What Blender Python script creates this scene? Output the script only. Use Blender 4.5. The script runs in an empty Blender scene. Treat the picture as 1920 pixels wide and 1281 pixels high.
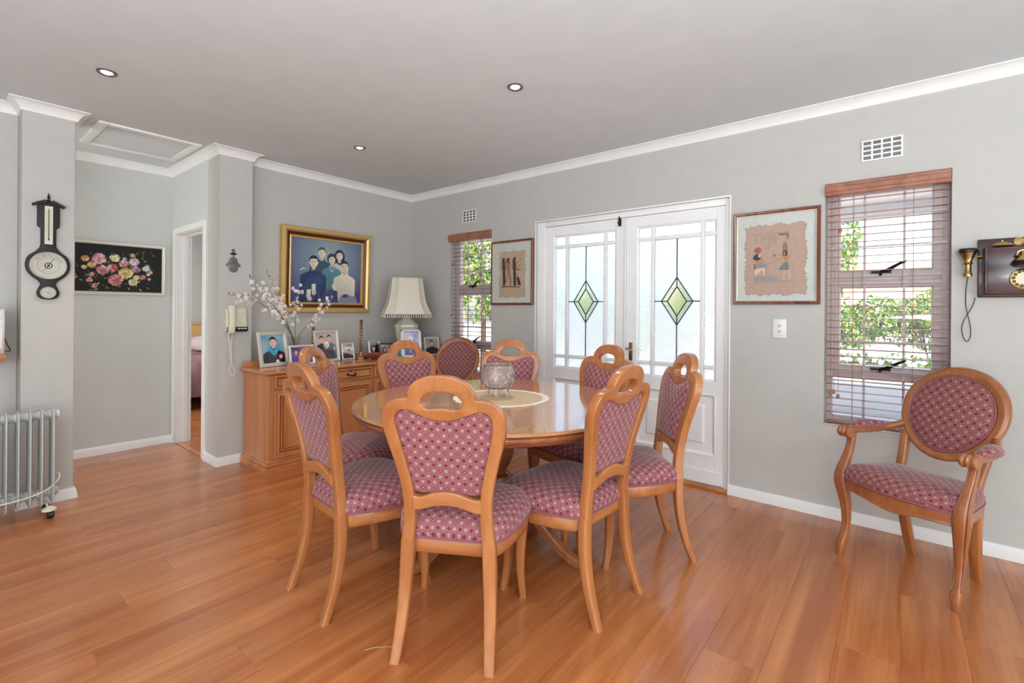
import bpy, bmesh, math, random
import numpy as np
from mathutils import Vector, Matrix, Euler

rnd = random.Random(11)
R = math.radians
sc = bpy.context.scene
COL = sc.collection


def S(r, g, b):
    """sRGB 0-255 -> linear rgba"""
    o = []
    for c in (r, g, b):
        c /= 255.0
        o.append(c / 12.92 if c <= 0.04045 else ((c + 0.055) / 1.055) ** 2.4)
    return (o[0], o[1], o[2], 1.0)


# ------------------------------------------------------------------ camera
F_PX, CY, YAW, ROLL, CAM_H = 894.02, 581.55, 0.680064, 0.007686, 1.26
cam = bpy.data.cameras.new('camera')
cam.sensor_fit = 'HORIZONTAL'
cam.sensor_width = 36.0
cam.lens = 36.0 * F_PX / 1920.0
cam.shift_y = -(640.5 - CY) / 1920.0
cam.clip_start = 0.05
cam.clip_end = 400
camo = bpy.data.objects.new('camera', cam)
COL.objects.link(camo)
fw = Vector((math.cos(YAW), math.sin(YAW), 0))
rt = Vector((math.sin(YAW), -math.cos(YAW), 0))
up = Vector((0, 0, 1))
r2 = rt * math.cos(ROLL) + up * math.sin(ROLL)
u2 = -rt * math.sin(ROLL) + up * math.cos(ROLL)
m3 = Matrix((r2, u2, -fw)).transposed()
camo.matrix_world = Matrix.Translation((0, 0, CAM_H)) @ m3.to_4x4()
sc.camera = camo

# ------------------------------------------------------------------ world, sun, exposure
w = bpy.data.worlds.new('world')
sc.world = w
w.use_nodes = True
nt = w.node_tree
bg = nt.nodes['Background']
sky = nt.nodes.new('ShaderNodeTexSky')
sky.sky_type = 'NISHITA'
sky.sun_disc = False
sky.sun_elevation = R(52)
sky.sun_rotation = R(250)
sky.air_density = 1.0
sky.dust_density = 2.5
sky.ozone_density = 1.0
nt.links.new(sky.outputs[0], bg.inputs[0])
bg.inputs[1].default_value = 0.95

sun = bpy.data.lights.new('sun', 'SUN')
sun.energy = 9.0
sun.angle = R(0.6)
sun.color = (1.0, 0.95, 0.88)
suno = bpy.data.objects.new('sun', sun)
COL.objects.link(suno)
# high sun from behind the house, falling on the garden side we look at
suno.rotation_euler = Vector((0.62, 0.30, -0.95)).to_track_quat('-Z', 'Y').to_euler()


def area_light(name, loc, target, sx, sy, power, color):
    l = bpy.data.lights.new(name, 'AREA')
    l.shape = 'RECTANGLE'
    l.size, l.size_y = sx, sy
    l.energy = power
    l.color = color
    o = bpy.data.objects.new(name, l)
    COL.objects.link(o)
    o.location = loc
    d = Vector(target) - Vector(loc)
    o.rotation_euler = d.to_track_quat('-Z', 'Y').to_euler()
    return o


# added fill behind the camera, before closed walls, to light the room evenly
area_light('fill_light', (-3.05, 0.9, 1.35), (2, 1.2, 2.1), 4.6, 2.1, 108, (0.91, 0.98, 1.03))
area_light('fill_light', (0.2, -3.05, 1.35), (0.2, 2, 2.1), 4.6, 2.1, 156, (0.91, 0.98, 1.03))
# added unseen fill behind the camera, aimed up to brighten the ceiling
area_light('ceiling_fill', (-1.1, -0.9, 1.25), (-1.0, -0.8, 3), 1.6, 1.6, 345, (0.90, 0.98, 1.05))
# added fill inside the bedroom, which has no window built
area_light('fill_light', (3.35, 6.6, 1.5), (1.6, 6.6, 1.2), 1.6, 1.2, 75, (1, 1, 1))
# added unseen fill in the passage behind the left pier, brightening the alcove
area_light('fill_light', (-0.75, 4.9, 1.4), (1.4, 4.9, 1.2), 0.6, 1.6, 25, (0.97, 1.0, 1.0))

sc.view_settings.view_transform = 'Standard'
sc.view_settings.look = 'None'
sc.view_settings.gamma = 1.0
sc.view_settings.use_curve_mapping = False
sc.view_settings.exposure = -0.38
try:
    sc.cycles.use_denoising = True
    sc.cycles.max_bounces = 10
    sc.cycles.diffuse_bounces = 5
    sc.cycles.glossy_bounces = 4
    sc.cycles.transmission_bounces = 8
    sc.cycles.transparent_max_bounces = 16
    sc.cycles.sample_clamp_indirect = 6
except Exception:
    pass

# ------------------------------------------------------------------ materials
def nodes_of(m):
    m.use_nodes = True
    t = m.node_tree
    return t, t.nodes, t.links, t.nodes['Principled BSDF']


def plain(name, col, rough=0.5, metal=0.0, coat=0.0, sheen=0.0, emit=None, estr=0.0, bump=0.0, bscale=200):
    m = bpy.data.materials.new(name)
    t, N, L, b = nodes_of(m)
    b.inputs['Roughness'].default_value = rough
    b.inputs['Metallic'].default_value = metal
    b.inputs['Coat Weight'].default_value = coat
    b.inputs['Sheen Weight'].default_value = sheen
    tc = N.new('ShaderNodeTexCoord')
    no = N.new('ShaderNodeTexNoise')
    no.inputs['Scale'].default_value = bscale * 0.05 if bump else 6
    no.inputs['Detail'].default_value = 3
    L.new(tc.outputs['Object'], no.inputs['Vector'])
    mx = N.new('ShaderNodeMix')
    mx.data_type = 'RGBA'
    c = col
    mx.inputs['A'].default_value = (c[0] * 0.95, c[1] * 0.95, c[2] * 0.95, 1)
    mx.inputs['B'].default_value = (min(1, c[0] * 1.05), min(1, c[1] * 1.05), min(1, c[2] * 1.05), 1)
    L.new(no.outputs['Fac'], mx.inputs['Factor'])
    L.new(mx.outputs['Result'], b.inputs['Base Color'])
    if emit:
        b.inputs['Emission Color'].default_value = emit
        b.inputs['Emission Strength'].default_value = estr
    if bump:
        n2 = N.new('ShaderNodeTexNoise')
        n2.inputs['Scale'].default_value = bscale
        n2.inputs['Detail'].default_value = 2
        L.new(tc.outputs['Object'], n2.inputs['Vector'])
        bp = N.new('ShaderNodeBump')
        bp.inputs['Strength'].default_value = bump
        bp.inputs['Distance'].default_value = 0.002
        L.new(n2.outputs['Fac'], bp.inputs['Height'])
        L.new(bp.outputs['Normal'], b.inputs['Normal'])
    return m


def wood(name, dark, light, axis='Z', rough=0.35, coat=0.3, scale=9.0, stretch=0.06, rand=0.0, fine=0.25, knots=False):
    m = bpy.data.materials.new(name)
    t, N, L, b = nodes_of(m)
    tc = N.new('ShaderNodeTexCoord')
    mp = N.new('ShaderNodeMapping')
    s = [scale, scale, scale]
    s['XYZ'.index(axis)] = scale * stretch
    mp.inputs['Scale'].default_value = s
    oi = N.new('ShaderNodeObjectInfo')
    off = N.new('ShaderNodeVectorMath')
    off.operation = 'MULTIPLY_ADD'
    off.inputs[1].default_value = (37.0, 53.0, 71.0)
    L.new(oi.outputs['Random'], off.inputs[0])
    L.new(tc.outputs['Object'], mp.inputs['Vector'])
    L.new(mp.outputs['Vector'], off.inputs[2])
    no = N.new('ShaderNodeTexNoise')
    no.inputs['Scale'].default_value = 1.0
    no.inputs['Detail'].default_value = 5
    no.inputs['Roughness'].default_value = 0.6
    no.inputs['Distortion'].default_value = 0.6
    L.new(off.outputs[0], no.inputs['Vector'])
    n2 = N.new('ShaderNodeTexNoise')
    n2.inputs['Scale'].default_value = 7.0
    n2.inputs['Detail'].default_value = 3
    L.new(off.outputs[0], n2.inputs['Vector'])
    ad = N.new('ShaderNodeMath')
    ad.operation = 'MULTIPLY_ADD'
    ad.inputs[1].default_value = fine
    L.new(n2.outputs['Fac'], ad.inputs[0])
    L.new(no.outputs['Fac'], ad.inputs[2])
    cr = N.new('ShaderNodeValToRGB')
    cr.color_ramp.elements[0].position = 0.38 + fine * .4
    cr.color_ramp.elements[0].color = dark
    cr.color_ramp.elements[1].position = 0.66 + fine * .5
    cr.color_ramp.elements[1].color = light
    L.new(ad.outputs[0], cr.inputs['Fac'])
    hv = N.new('ShaderNodeHueSaturation')
    L.new(cr.outputs['Color'], hv.inputs['Color'])
    if rand:
        mr = N.new('ShaderNodeMapRange')
        mr.inputs['To Min'].default_value = 1.0 - rand
        mr.inputs['To Max'].default_value = 1.0 + rand
        L.new(oi.outputs['Random'], mr.inputs['Value'])
        L.new(mr.outputs['Result'], hv.inputs['Value'])
    L.new(hv.outputs['Color'], b.inputs['Base Color'])
    b.inputs['Roughness'].default_value = rough
    b.inputs['Coat Weight'].default_value = coat
    b.inputs['Coat Roughness'].default_value = 0.12
    bp = N.new('ShaderNodeBump')
    bp.inputs['Strength'].default_value = 0.06
    bp.inputs['Distance'].default_value = 0.001
    L.new(n2.outputs['Fac'], bp.inputs['Height'])
    L.new(bp.outputs['Normal'], b.inputs['Normal'])
    return m


def fabric_mat(name, step, base, ring, red, star, dot):
    """woven lattice of red diamonds in scalloped ovals with pale four-point stars between (UV in metres)"""
    m = bpy.data.materials.new(name)
    t, N, L, b = nodes_of(m)

    def M(op, a, c=None, k=None):
        n = N.new('ShaderNodeMath')
        n.operation = op
        for i, v in enumerate((a, c, k)):
            if v is None:
                continue
            if isinstance(v, (int, float)):
                n.inputs[i].default_value = v
            else:
                L.new(v, n.inputs[i])
        return n.outputs[0]

    def mixc(f, a, c):
        n = N.new('ShaderNodeMix')
        n.data_type = 'RGBA'
        L.new(f, n.inputs['Factor'])
        for k, v in (('A', a), ('B', c)):
            if isinstance(v, tuple):
                n.inputs[k].default_value = v
            else:
                L.new(v, n.inputs[k])
        return n.outputs['Result']

    def band(x, lo, hi, s=0.03):      # smooth 1 between lo and hi
        a = N.new('ShaderNodeMapRange')
        a.interpolation_type = 'SMOOTHSTEP'
        L.new(x, a.inputs['Value'])
        a.inputs['From Min'].default_value = lo - s
        a.inputs['From Max'].default_value = lo + s
        c = N.new('ShaderNodeMapRange')
        c.interpolation_type = 'SMOOTHSTEP'
        L.new(x, c.inputs['Value'])
        c.inputs['From Min'].default_value = hi - s
        c.inputs['From Max'].default_value = hi + s
        return M('SUBTRACT', a.outputs['Result'], c.outputs['Result'])

    uv = N.new('ShaderNodeUVMap')
    sp = N.new('ShaderNodeSeparateXYZ')
    L.new(uv.outputs['UV'], sp.inputs[0])
    s = M('DIVIDE', sp.outputs['X'], step)
    q = M('DIVIDE', sp.outputs['Y'], step)
    a = M('MULTIPLY', M('ADD', s, q), 0.5)
    c = M('MULTIPLY', M('SUBTRACT', s, q), 0.5)
    ra, rc = M('ROUND', a), M('ROUND', c)
    da, dc = M('SUBTRACT', a, ra), M('SUBTRACT', c, rc)
    ds, dt = M('ADD', da, dc), M('SUBTRACT', da, dc)
    dia = M('ADD', M('ABSOLUTE', M('MULTIPLY', ds, 0.92)), M('ABSOLUTE', M('MULTIPLY', dt, 1.05)))
    rr = M('SQRT', M('ADD', M('MULTIPLY', ds, ds), M('MULTIPLY', dt, dt)))
    par = M('FLOORED_MODULO', M('ADD', ra, M('MULTIPLY', rc, 2.0)), 3.0)
    isdot = M('LESS_THAN', par, 0.5)
    col = mixc(band(rr, 0.745, 3.0, 0.03), base, star)
    col = mixc(band(rr, 0.63, 0.755, 0.03), col, ring)
    col = mixc(band(dia, -1.0, 0.37, 0.025), col, red)
    col = mixc(M('MULTIPLY', band(dia, -1.0, 0.14, 0.03), isdot), col, dot)
    tc = N.new('ShaderNodeTexCoord')
    no = N.new('ShaderNodeTexNoise')
    no.inputs['Scale'].default_value = 7
    L.new(tc.outputs['Object'], no.inputs['Vector'])
    hv = N.new('ShaderNodeHueSaturation')
    mr = N.new('ShaderNodeMapRange')
    mr.inputs['To Min'].default_value = 0.9
    mr.inputs['To Max'].default_value = 1.1
    L.new(no.outputs['Fac'], mr.inputs['Value'])
    L.new(mr.outputs['Result'], hv.inputs['Value'])
    L.new(col, hv.inputs['Color'])
    L.new(hv.outputs['Color'], b.inputs['Base Color'])
    b.inputs['Roughness'].default_value = 0.75
    b.inputs['Sheen Weight'].default_value = 0.35
    b.inputs['Sheen Roughness'].default_value = 0.4
    bp = N.new('ShaderNodeBump')
    bp.inputs['Strength'].default_value = 0.25
    bp.inputs['Distance'].default_value = 0.001
    L.new(rr, bp.inputs['Height'])
    L.new(bp.outputs['Normal'], b.inputs['Normal'])
    return m


def clear_glass(name, tint=(1, 1, 1, 1), ior=1.45, gloss=1.0, rough=0.0):
    """thin pane: transparent with a Fresnel reflection"""
    m = bpy.data.materials.new(name)
    m.use_nodes = True
    t = m.node_tree
    N, L = t.nodes, t.links
    N.remove(N['Principled BSDF'])
    tr = N.new('ShaderNodeBsdfTransparent')
    tr.inputs[0].default_value = tint
    gl = N.new('ShaderNodeBsdfGlossy')
    gl.inputs['Roughness'].default_value = rough
    fr = N.new('ShaderNodeFresnel')
    fr.inputs['IOR'].default_value = ior
    geo = N.new('ShaderNodeNewGeometry')
    fb = N.new('ShaderNodeMath')      # reflect at the entry face only (a thin pane has no total internal reflection)
    fb.operation = 'SUBTRACT'
    fb.inputs[0].default_value = gloss
    L.new(geo.outputs['Backfacing'], fb.inputs[1])
    fb.use_clamp = True
    mu = N.new('ShaderNodeMath')
    mu.operation = 'MULTIPLY'
    L.new(fb.outputs[0], mu.inputs[1])
    L.new(fr.outputs[0], mu.inputs[0])
    mx = N.new('ShaderNodeMixShader')
    L.new(mu.outputs[0], mx.inputs[0])
    L.new(tr.outputs[0], mx.inputs[1])
    L.new(gl.outputs[0], mx.inputs[2])
    L.new(mx.outputs[0], N['Material Output'].inputs[0])
    return m


def obscure_glass(name, scale, strength, trans=0.35, ior=1.3, rough=0.12):
    """patterned privacy glass: part diffusing, part rough refraction with hammered relief"""
    m = bpy.data.materials.new(name)
    m.use_nodes = True
    t = m.node_tree
    N, L = t.nodes, t.links
    N.remove(N['Principled BSDF'])
    tc = N.new('ShaderNodeTexCoord')
    no = N.new('ShaderNodeTexNoise')
    no.inputs['Scale'].default_value = scale
    no.inputs['Detail'].default_value = 1.5
    no.inputs['Distortion'].default_value = 1.6
    L.new(tc.outputs['Object'], no.inputs['Vector'])
    bp = N.new('ShaderNodeBump')
    bp.inputs['Strength'].default_value = strength
    bp.inputs['Distance'].default_value = 0.004
    L.new(no.outputs['Fac'], bp.inputs['Height'])
    tl = N.new('ShaderNodeBsdfTranslucent')
    tl.inputs[0].default_value = (0.97, 0.97, 0.96, 1)
    L.new(bp.outputs[0], tl.inputs['Normal'])
    rf = N.new('ShaderNodeBsdfRefraction')
    rf.inputs['Roughness'].default_value = rough
    rf.inputs['IOR'].default_value = ior
    rf.inputs[0].default_value = (0.95, 0.97, 0.97, 1)
    L.new(bp.outputs[0], rf.inputs['Normal'])
    mx = N.new('ShaderNodeMixShader')
    mx.inputs[0].default_value = trans
    L.new(rf.outputs[0], mx.inputs[1])
    L.new(tl.outputs[0], mx.inputs[2])
    gl = N.new('ShaderNodeBsdfGlossy')
    gl.inputs['Roughness'].default_value = 0.1
    fr = N.new('ShaderNodeFresnel')
    fr.inputs['IOR'].default_value = 1.4
    m2 = N.new('ShaderNodeMixShader')
    L.new(fr.outputs[0], m2.inputs[0])
    L.new(mx.outputs[0], m2.inputs[1])
    L.new(gl.outputs[0], m2.inputs[2])
    L.new(m2.outputs[0], N['Material Output'].inputs[0])
    return m


def print_mat(name, rough=0.45, coat=0.0):
    """flat printed or painted artwork: colour per polygon from the mesh's colour layer"""
    m = bpy.data.materials.new(name)
    t, N, L, b = nodes_of(m)
    a = N.new('ShaderNodeAttribute')
    a.attribute_name = 'Col'
    tc = N.new('ShaderNodeTexCoord')
    no = N.new('ShaderNodeTexNoise')
    no.inputs['Scale'].default_value = 60
    no.inputs['Detail'].default_value = 4
    L.new(tc.outputs['Object'], no.inputs['Vector'])
    mr = N.new('ShaderNodeMapRange')
    mr.inputs['To Min'].default_value = 0.86
    mr.inputs['To Max'].default_value = 1.14
    L.new(no.outputs['Fac'], mr.inputs['Value'])
    hv = N.new('ShaderNodeHueSaturation')
    L.new(a.outputs['Color'], hv.inputs['Color'])
    L.new(mr.outputs['Result'], hv.inputs['Value'])
    L.new(hv.outputs['Color'], b.inputs['Base Color'])
    b.inputs['Roughness'].default_value = rough
    b.inputs['Coat Weight'].default_value = coat
    return m


MT = {}
MT['wall'] = plain('wall_paint', S(190, 187, 182), 0.85, bump=0.05, bscale=260)
MT['alcove'] = plain('alcove_paint', S(203, 205, 201), 0.85, bump=0.05, bscale=260)
MT['ceiling'] = plain('ceiling_paint', S(207, 211, 212), 0.9)
MT['trim'] = plain('white_trim_paint', S(233, 232, 230), 0.4)
MT['door'] = plain('white_door_paint', S(242, 242, 242), 0.38)
MT['floor'] = wood('laminate_floor', S(160, 90, 49), S(190, 121, 71), 'X', rough=0.24, coat=0.4, scale=10, stretch=0.06, rand=0.05, fine=0.22)
MT['beech'] = wood('honey_beech', S(162, 97, 52), S(186, 121, 70), 'Z', rough=0.32, coat=0.35, scale=14, stretch=0.08)
MT['beechx'] = wood('honey_beech_crosswise', S(162, 97, 52), S(186, 121, 70), 'X', rough=0.32, coat=0.35, scale=14, stretch=0.08)
MT['beechdark'] = wood('antiqued_beech', S(146, 84, 48), S(174, 108, 64), 'Z', rough=0.3, coat=0.4, scale=14, stretch=0.08)
MT['table'] = wood('table_veneer', S(178, 116, 68), S(198, 140, 90), 'X', rough=0.09, coat=0.9, scale=6, stretch=0.1)
MT['side'] = wood('sideboard_wood', S(184, 112, 62), S(206, 138, 84), 'Z', rough=0.34, coat=0.3, scale=10, stretch=0.08)
MT['sidex'] = wood('sideboard_top_wood', S(178, 106, 60), S(202, 134, 80), 'X', rough=0.22, coat=0.5, scale=10, stretch=0.08)
MT['groove'] = wood('dark_glaze_wood', S(104, 52, 28), S(132, 70, 38), 'Z', rough=0.4)
MT['blind'] = wood('blind_wood', S(140, 88, 66), S(168, 112, 86), 'X', rough=0.4, coat=0.1, scale=12, stretch=0.05)
MT['frame_brown'] = wood('picture_frame_wood', S(84, 40, 24), S(138, 76, 48), 'Z', rough=0.25, coat=0.5, scale=20, stretch=0.05)
MT['mahogany'] = wood('dark_mahogany', S(38, 14, 16), S(66, 26, 28), 'X', rough=0.22, coat=0.6, scale=14, stretch=0.06)
MT['ebony'] = wood('ebonised_wood', S(16, 11, 14), S(28, 20, 25), 'Z', rough=0.55, coat=0.0, scale=14, stretch=0.06)
MT['fabric'] = fabric_mat('woven_diamond_fabric', 0.0225, S(152, 89, 96), S(134, 77, 85), S(118, 32, 46), S(166, 142, 134), S(200, 164, 156))
MT['fabric_oval'] = fabric_mat('woven_diamond_fabric_deep', 0.0225, S(148, 86, 86), S(124, 68, 70), S(108, 28, 38), S(160, 132, 122), S(186, 148, 138))
MT['piping'] = plain('striped_piping', S(144, 82, 88), 0.8, bump=0.3, bscale=300)
MT['gold'] = plain('gilt_frame', S(214, 180, 112), 0.36, 0.6, bump=0.4, bscale=90)
MT['golddark'] = plain('gilt_frame_cove', S(96, 52, 24), 0.4, 0.4, bump=0.3, bscale=90)
MT['brass'] = plain('polished_brass', S(186, 156, 104), 0.22, 1.0)
MT['brassold'] = plain('aged_brass', S(150, 120, 80), 0.4, 0.9)
MT['silver'] = plain('silver_frame_metal', S(226, 225, 222), 0.34, 0.55)
MT['silverpaint'] = plain('champagne_frame', S(206, 200, 186), 0.4, 0.35)
MT['pewter'] = plain('pewter', S(120, 118, 118), 0.4, 0.8, bump=0.5, bscale=150)
MT['black'] = plain('black_plastic', S(20, 20, 22), 0.35)
MT['iron'] = plain('black_iron', S(26, 24, 26), 0.4, 0.5)
MT['lead'] = plain('lead_came', S(60, 62, 64), 0.5, 0.6)
MT['whiteplastic'] = plain('white_plastic', S(232, 231, 228), 0.35)
MT['cream'] = plain('cream_plastic', S(214, 208, 186), 0.4)
MT['enamel'] = plain('grey_white_enamel', S(182, 185, 183), 0.35)
MT['shade'] = plain('lamp_shade_fabric', S(222, 214, 198), 0.85, bump=0.15, bscale=260)
MT['ceramic'] = plain('pearly_ceramic', S(206, 202, 182), 0.2, coat=0.5)
MT['dish'] = wood('red_brown_dish', S(116, 52, 28), S(150, 74, 42), 'X', rough=0.25, coat=0.6)
MT['doily'] = plain('crocheted_cotton', S(204, 178, 142), 0.9, bump=0.8, bscale=420)
MT['mat'] = plain('pale_mount_board', S(200, 204, 198), 0.8)
MT['print'] = print_mat('printed_art', 0.5)
MT['photo'] = print_mat('glossy_photo', 0.3, 0.3)
MT['oil'] = print_mat('oil_painting', 0.7, 0.0)
MT['glass'] = clear_glass('clear_pane')
MT['picglass'] = clear_glass('picture_glass', gloss=0.45)
MT['obscure'] = obscure_glass('hammered_privacy_glass', 110, 1.0, 0.35)
MT['obscure2'] = obscure_glass('reeded_privacy_glass', 80, 1.0, 0.3)
MT['opal'] = obscure_glass('bevelled_border_glass', 60, 0.3, 0.25)
MT['diamond'] = obscure_glass('patterned_diamond_glass', 150, 0.8, 0.04, 1.06, 0.03)
MT['vaseglass'] = clear_glass('vase_glass', (0.95, 0.97, 0.95, 1), 1.45)
MT['stem'] = plain('plant_stem', S(88, 98, 52), 0.6)
MT['bark'] = plain('brown_stem', S(92, 74, 52), 0.7)
MT['petal'] = plain('orchid_petal', S(238, 230, 228), 0.6, sheen=0.2)
MT['lip'] = plain('orchid_lip', S(206, 150, 156), 0.6)
MT['winframe'] = plain('window_frame_paint', S(206, 192, 190), 0.45)
MT['cane'] = plain('woven_cane', S(196, 158, 104), 0.7, bump=0.9, bscale=160)
MT['linen'] = plain('floral_bed_linen', S(214, 196, 198), 0.85, bump=0.3, bscale=40)
MT['quilt'] = plain('mauve_quilt', S(120, 88, 92), 0.85, bump=0.5, bscale=30)
MT['lamp'] = plain('lit_lamp', (1, 1, 1, 1), 0.3, emit=(1.0, 0.95, 0.88, 1), estr=6.0)
MT['wallout'] = plain('cream_render', S(226, 206, 190), 0.9, bump=0.2, bscale=60)
MT['paving'] = plain('pale_paving', S(206, 196, 186), 0.85, bump=0.3, bscale=30)
MT['leaf'] = plain('mid_green_leaf', S(96, 138, 52), 0.5)  # leaf greens, mixed at random over each plant
MT['leafdark'] = plain('dark_green_leaf', S(62, 104, 44), 0.5)
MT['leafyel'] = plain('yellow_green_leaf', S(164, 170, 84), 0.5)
MT['whitebloom'] = plain('white_bloom', S(240, 236, 232), 0.7)
MT['carpaint'] = plain('silver_blue_car_paint', S(150, 164, 176), 0.25, 0.4, coat=0.8)
MT['carglass'] = plain('car_window_glass', S(70, 84, 96), 0.08, 0.0, coat=1.0)
MT['rubber'] = plain('black_rubber', S(24, 24, 24), 0.8)
MT['roof'] = plain('roof_tiles', S(190, 150, 128), 0.9)


def crystal_mat():
    m = bpy.data.materials.new('cut_crystal')
    t, N, L, b = nodes_of(m)
    b.inputs['Base Color'].default_value = (0.97, 0.98, 0.98, 1)
    b.inputs['Roughness'].default_value = 0.02
    b.inputs['IOR'].default_value = 1.52
    b.inputs['Transmission Weight'].default_value = 0.93
    tc = N.new('ShaderNodeTexCoord')
    mp = N.new('ShaderNodeMapping')
    mp.inputs['Rotation'].default_value = (0.5, 0.4, 0.3)
    mp.inputs['Scale'].default_value = (1, 1, 0.5)
    L.new(tc.outputs['Object'], mp.inputs['Vector'])
    v = N.new('ShaderNodeTexVoronoi')
    v.inputs['Scale'].default_value = 26
    L.new(mp.outputs[0], v.inputs['Vector'])
    bp = N.new('ShaderNodeBump')
    bp.inputs['Strength'].default_value = 0.9
    bp.inputs['Distance'].default_value = 0.006
    L.new(v.outputs['Distance'], bp.inputs['Height'])
    L.new(bp.outputs[0], b.inputs['Normal'])
    return m


MT['bounce_sheet'] = plain('pale_bounce_sheet', S(206, 203, 198), 0.95, bump=0.5, bscale=400)
MT['crystal'] = crystal_mat()
MT['lace'] = plain('white_lace', S(236, 230, 216), 0.9, bump=0.8, bscale=420)
MT['dialface'] = plain('silvered_dial', S(188, 184, 172), 0.5)

# ------------------------------------------------------------------ mesh helpers
class MB:
    """collects geometry for ONE mesh object"""
    def __init__(self):
        self.v, self.f, self.mi, self.uv = [], [], [], {}
        self.m = 0

    def add(self, verts, faces, uv=None):
        b = len(self.v)
        self.v += [tuple(p) for p in verts]
        for f in faces:
            self.f.append(tuple(b + i for i in f))
            self.mi.append(self.m)
        if uv:
            for i, q in enumerate(uv):
                self.uv[b + i] = q
        return b

    def box(self, x0, y0, z0, x1, y1, z1):
        x0, x1 = min(x0, x1), max(x0, x1)
        y0, y1 = min(y0, y1), max(y0, y1)
        z0, z1 = min(z0, z1), max(z0, z1)
        v = [(x0, y0, z0), (x1, y0, z0), (x1, y1, z0), (x0, y1, z0), (x0, y0, z1), (x1, y0, z1), (x1, y1, z1), (x0, y1, z1)]
        self.add(v, [(3, 2, 1, 0), (4, 5, 6, 7), (0, 1, 5, 4), (1, 2, 6, 5), (2, 3, 7, 6), (3, 0, 4, 7)])
        return self

    def obox(self, mat4, sx, sy, sz):
        v = []
        for z in (-.5, .5):
            for x, y in ((-.5, -.5), (.5, -.5), (.5, .5), (-.5, .5)):
                v.append(mat4 @ Vector((x * sx, y * sy, z * sz)))
        self.add(v, [(3, 2, 1, 0), (4, 5, 6, 7), (0, 1, 5, 4), (1, 2, 6, 5), (2, 3, 7, 6), (3, 0, 4, 7)])
        return self

    def loft(self, rings, cap0=True, cap1=True, uvs=None, closed=True):
        n = len(rings[0])
        vs = [p for r in rings for p in r]
        fs = []
        for k in range(len(rings) - 1):
            for i in range(n if closed else n - 1):
                j = (i + 1) % n
                fs.append((k * n + i, k * n + j, (k + 1) * n + j, (k + 1) * n + i))
        if cap0:
            fs.append(tuple(reversed(range(n))))
        if cap1:
            fs.append(tuple((len(rings) - 1) * n + i for i in range(n)))
        self.add(vs, fs, [q for r in uvs for q in r] if uvs else None)
        return self

    def lathe(self, prof, seg=32, c=(0, 0, 0), sx=1.0, sy=1.0, axis='Z'):
        rings = []
        for r, z in prof:
            ring = []
            for i in range(seg):
                a = 2 * math.pi * i / seg
                x, y = r * math.cos(a) * sx, r * math.sin(a) * sy
                if axis == 'Z':
                    ring.append((c[0] + x, c[1] + y, c[2] + z))
                elif axis == 'Y':      # axis along -y (towards the viewer): z -> -y
                    ring.append((c[0] + x, c[1] - z, c[2] + y))
                else:
                    ring.append((c[0] + z, c[1] + x, c[2] + y))
            rings.append(ring)
        if prof[0][0] > 0.0045 and prof[-1][0] > 0.0045:      # a ring: closed section, no caps
            rings.append(rings[0])
            self.loft(rings, False, False)
        else:
            self.loft(rings)
        return self

    def rframe(self, axis, p0, p1, a0, a1, z0, z1, ta0, ta1, tz0, tz1):
        """rectangular frame of four butted members (none overlap)"""
        def bx(b0, b1, c0, c1):
            if c1 - c0 < 1e-5 or b1 - b0 < 1e-5:
                return
            if axis == 'X':
                self.box(p0, b0, c0, p1, b1, c1)
            elif axis == 'Y':
                self.box(b0, p0, c0, b1, p1, c1)
            else:
                self.box(b0, c0, p0, b1, c1, p1)
        bx(a0, a0 + ta0, z0, z1)
        bx(a1 - ta1, a1, z0, z1)
        bx(a0 + ta0, a1 - ta1, z0, z0 + tz0)
        bx(a0 + ta0, a1 - ta1, z1 - tz1, z1)
        return self

    def tube(self, pts, r, seg=8, cap=True):
        pts = [Vector(p) for p in pts]
        n = len(pts)
        rad = r if isinstance(r, (list, tuple)) else [r] * n
        rings = []
        ref = None
        for i, p in enumerate(pts):
            d = (pts[min(i + 1, n - 1)] - pts[max(i - 1, 0)])
            if d.length < 1e-9:
                d = Vector((0, 0, 1))
            d.normalize()
            if ref is None:
                ref = Vector((0, 0, 1)) if abs(d.z) < 0.9 else Vector((1, 0, 0))
            a = (ref - d * ref.dot(d))
            if a.length < 1e-6:
                a = d.orthogonal()
            a.normalize()
            ref = a
            b = d.cross(a)
            rings.append([p + (a * math.cos(2 * math.pi * k / seg) + b * math.sin(2 * math.pi * k / seg)) * rad[i] for k in range(seg)])
        self.loft(rings, cap, cap)
        return self

    def sphere(self, c, rx, ry=None, rz=None, seg=16, rings=10):
        ry = ry or rx
        rz = rz or rx
        pr = []
        for k in range(rings + 1):
            t = -math.pi / 2 + math.pi * k / rings
            rr = max(math.cos(t), 1e-3)
            pr.append([(c[0] + rx * rr * math.cos(2 * math.pi * i / seg), c[1] + ry * rr * math.sin(2 * math.pi * i / seg), c[2] + rz * math.sin(t)) for i in range(seg)])
        self.loft(pr)
        return self

    def prism(self, poly, y0, y1, plane='XZ'):
        """extrude a 2D polygon; XZ: (x,z) along y, XY: along z, YZ: along x"""
        n = len(poly)

        def P(a, b, d):
            return (a, d, b) if plane == 'XZ' else ((a, b, d) if plane == 'XY' else (d, a, b))
        vs = [P(a, b, y0) for a, b in poly] + [P(a, b, y1) for a, b in poly]
        fs = [tuple(range(n)), tuple(reversed(range(n, 2 * n)))]
        for i in range(n):
            j = (i + 1) % n
            fs.append((j, i, n + i, n + j))
        self.add(vs, fs)
        return self

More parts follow.
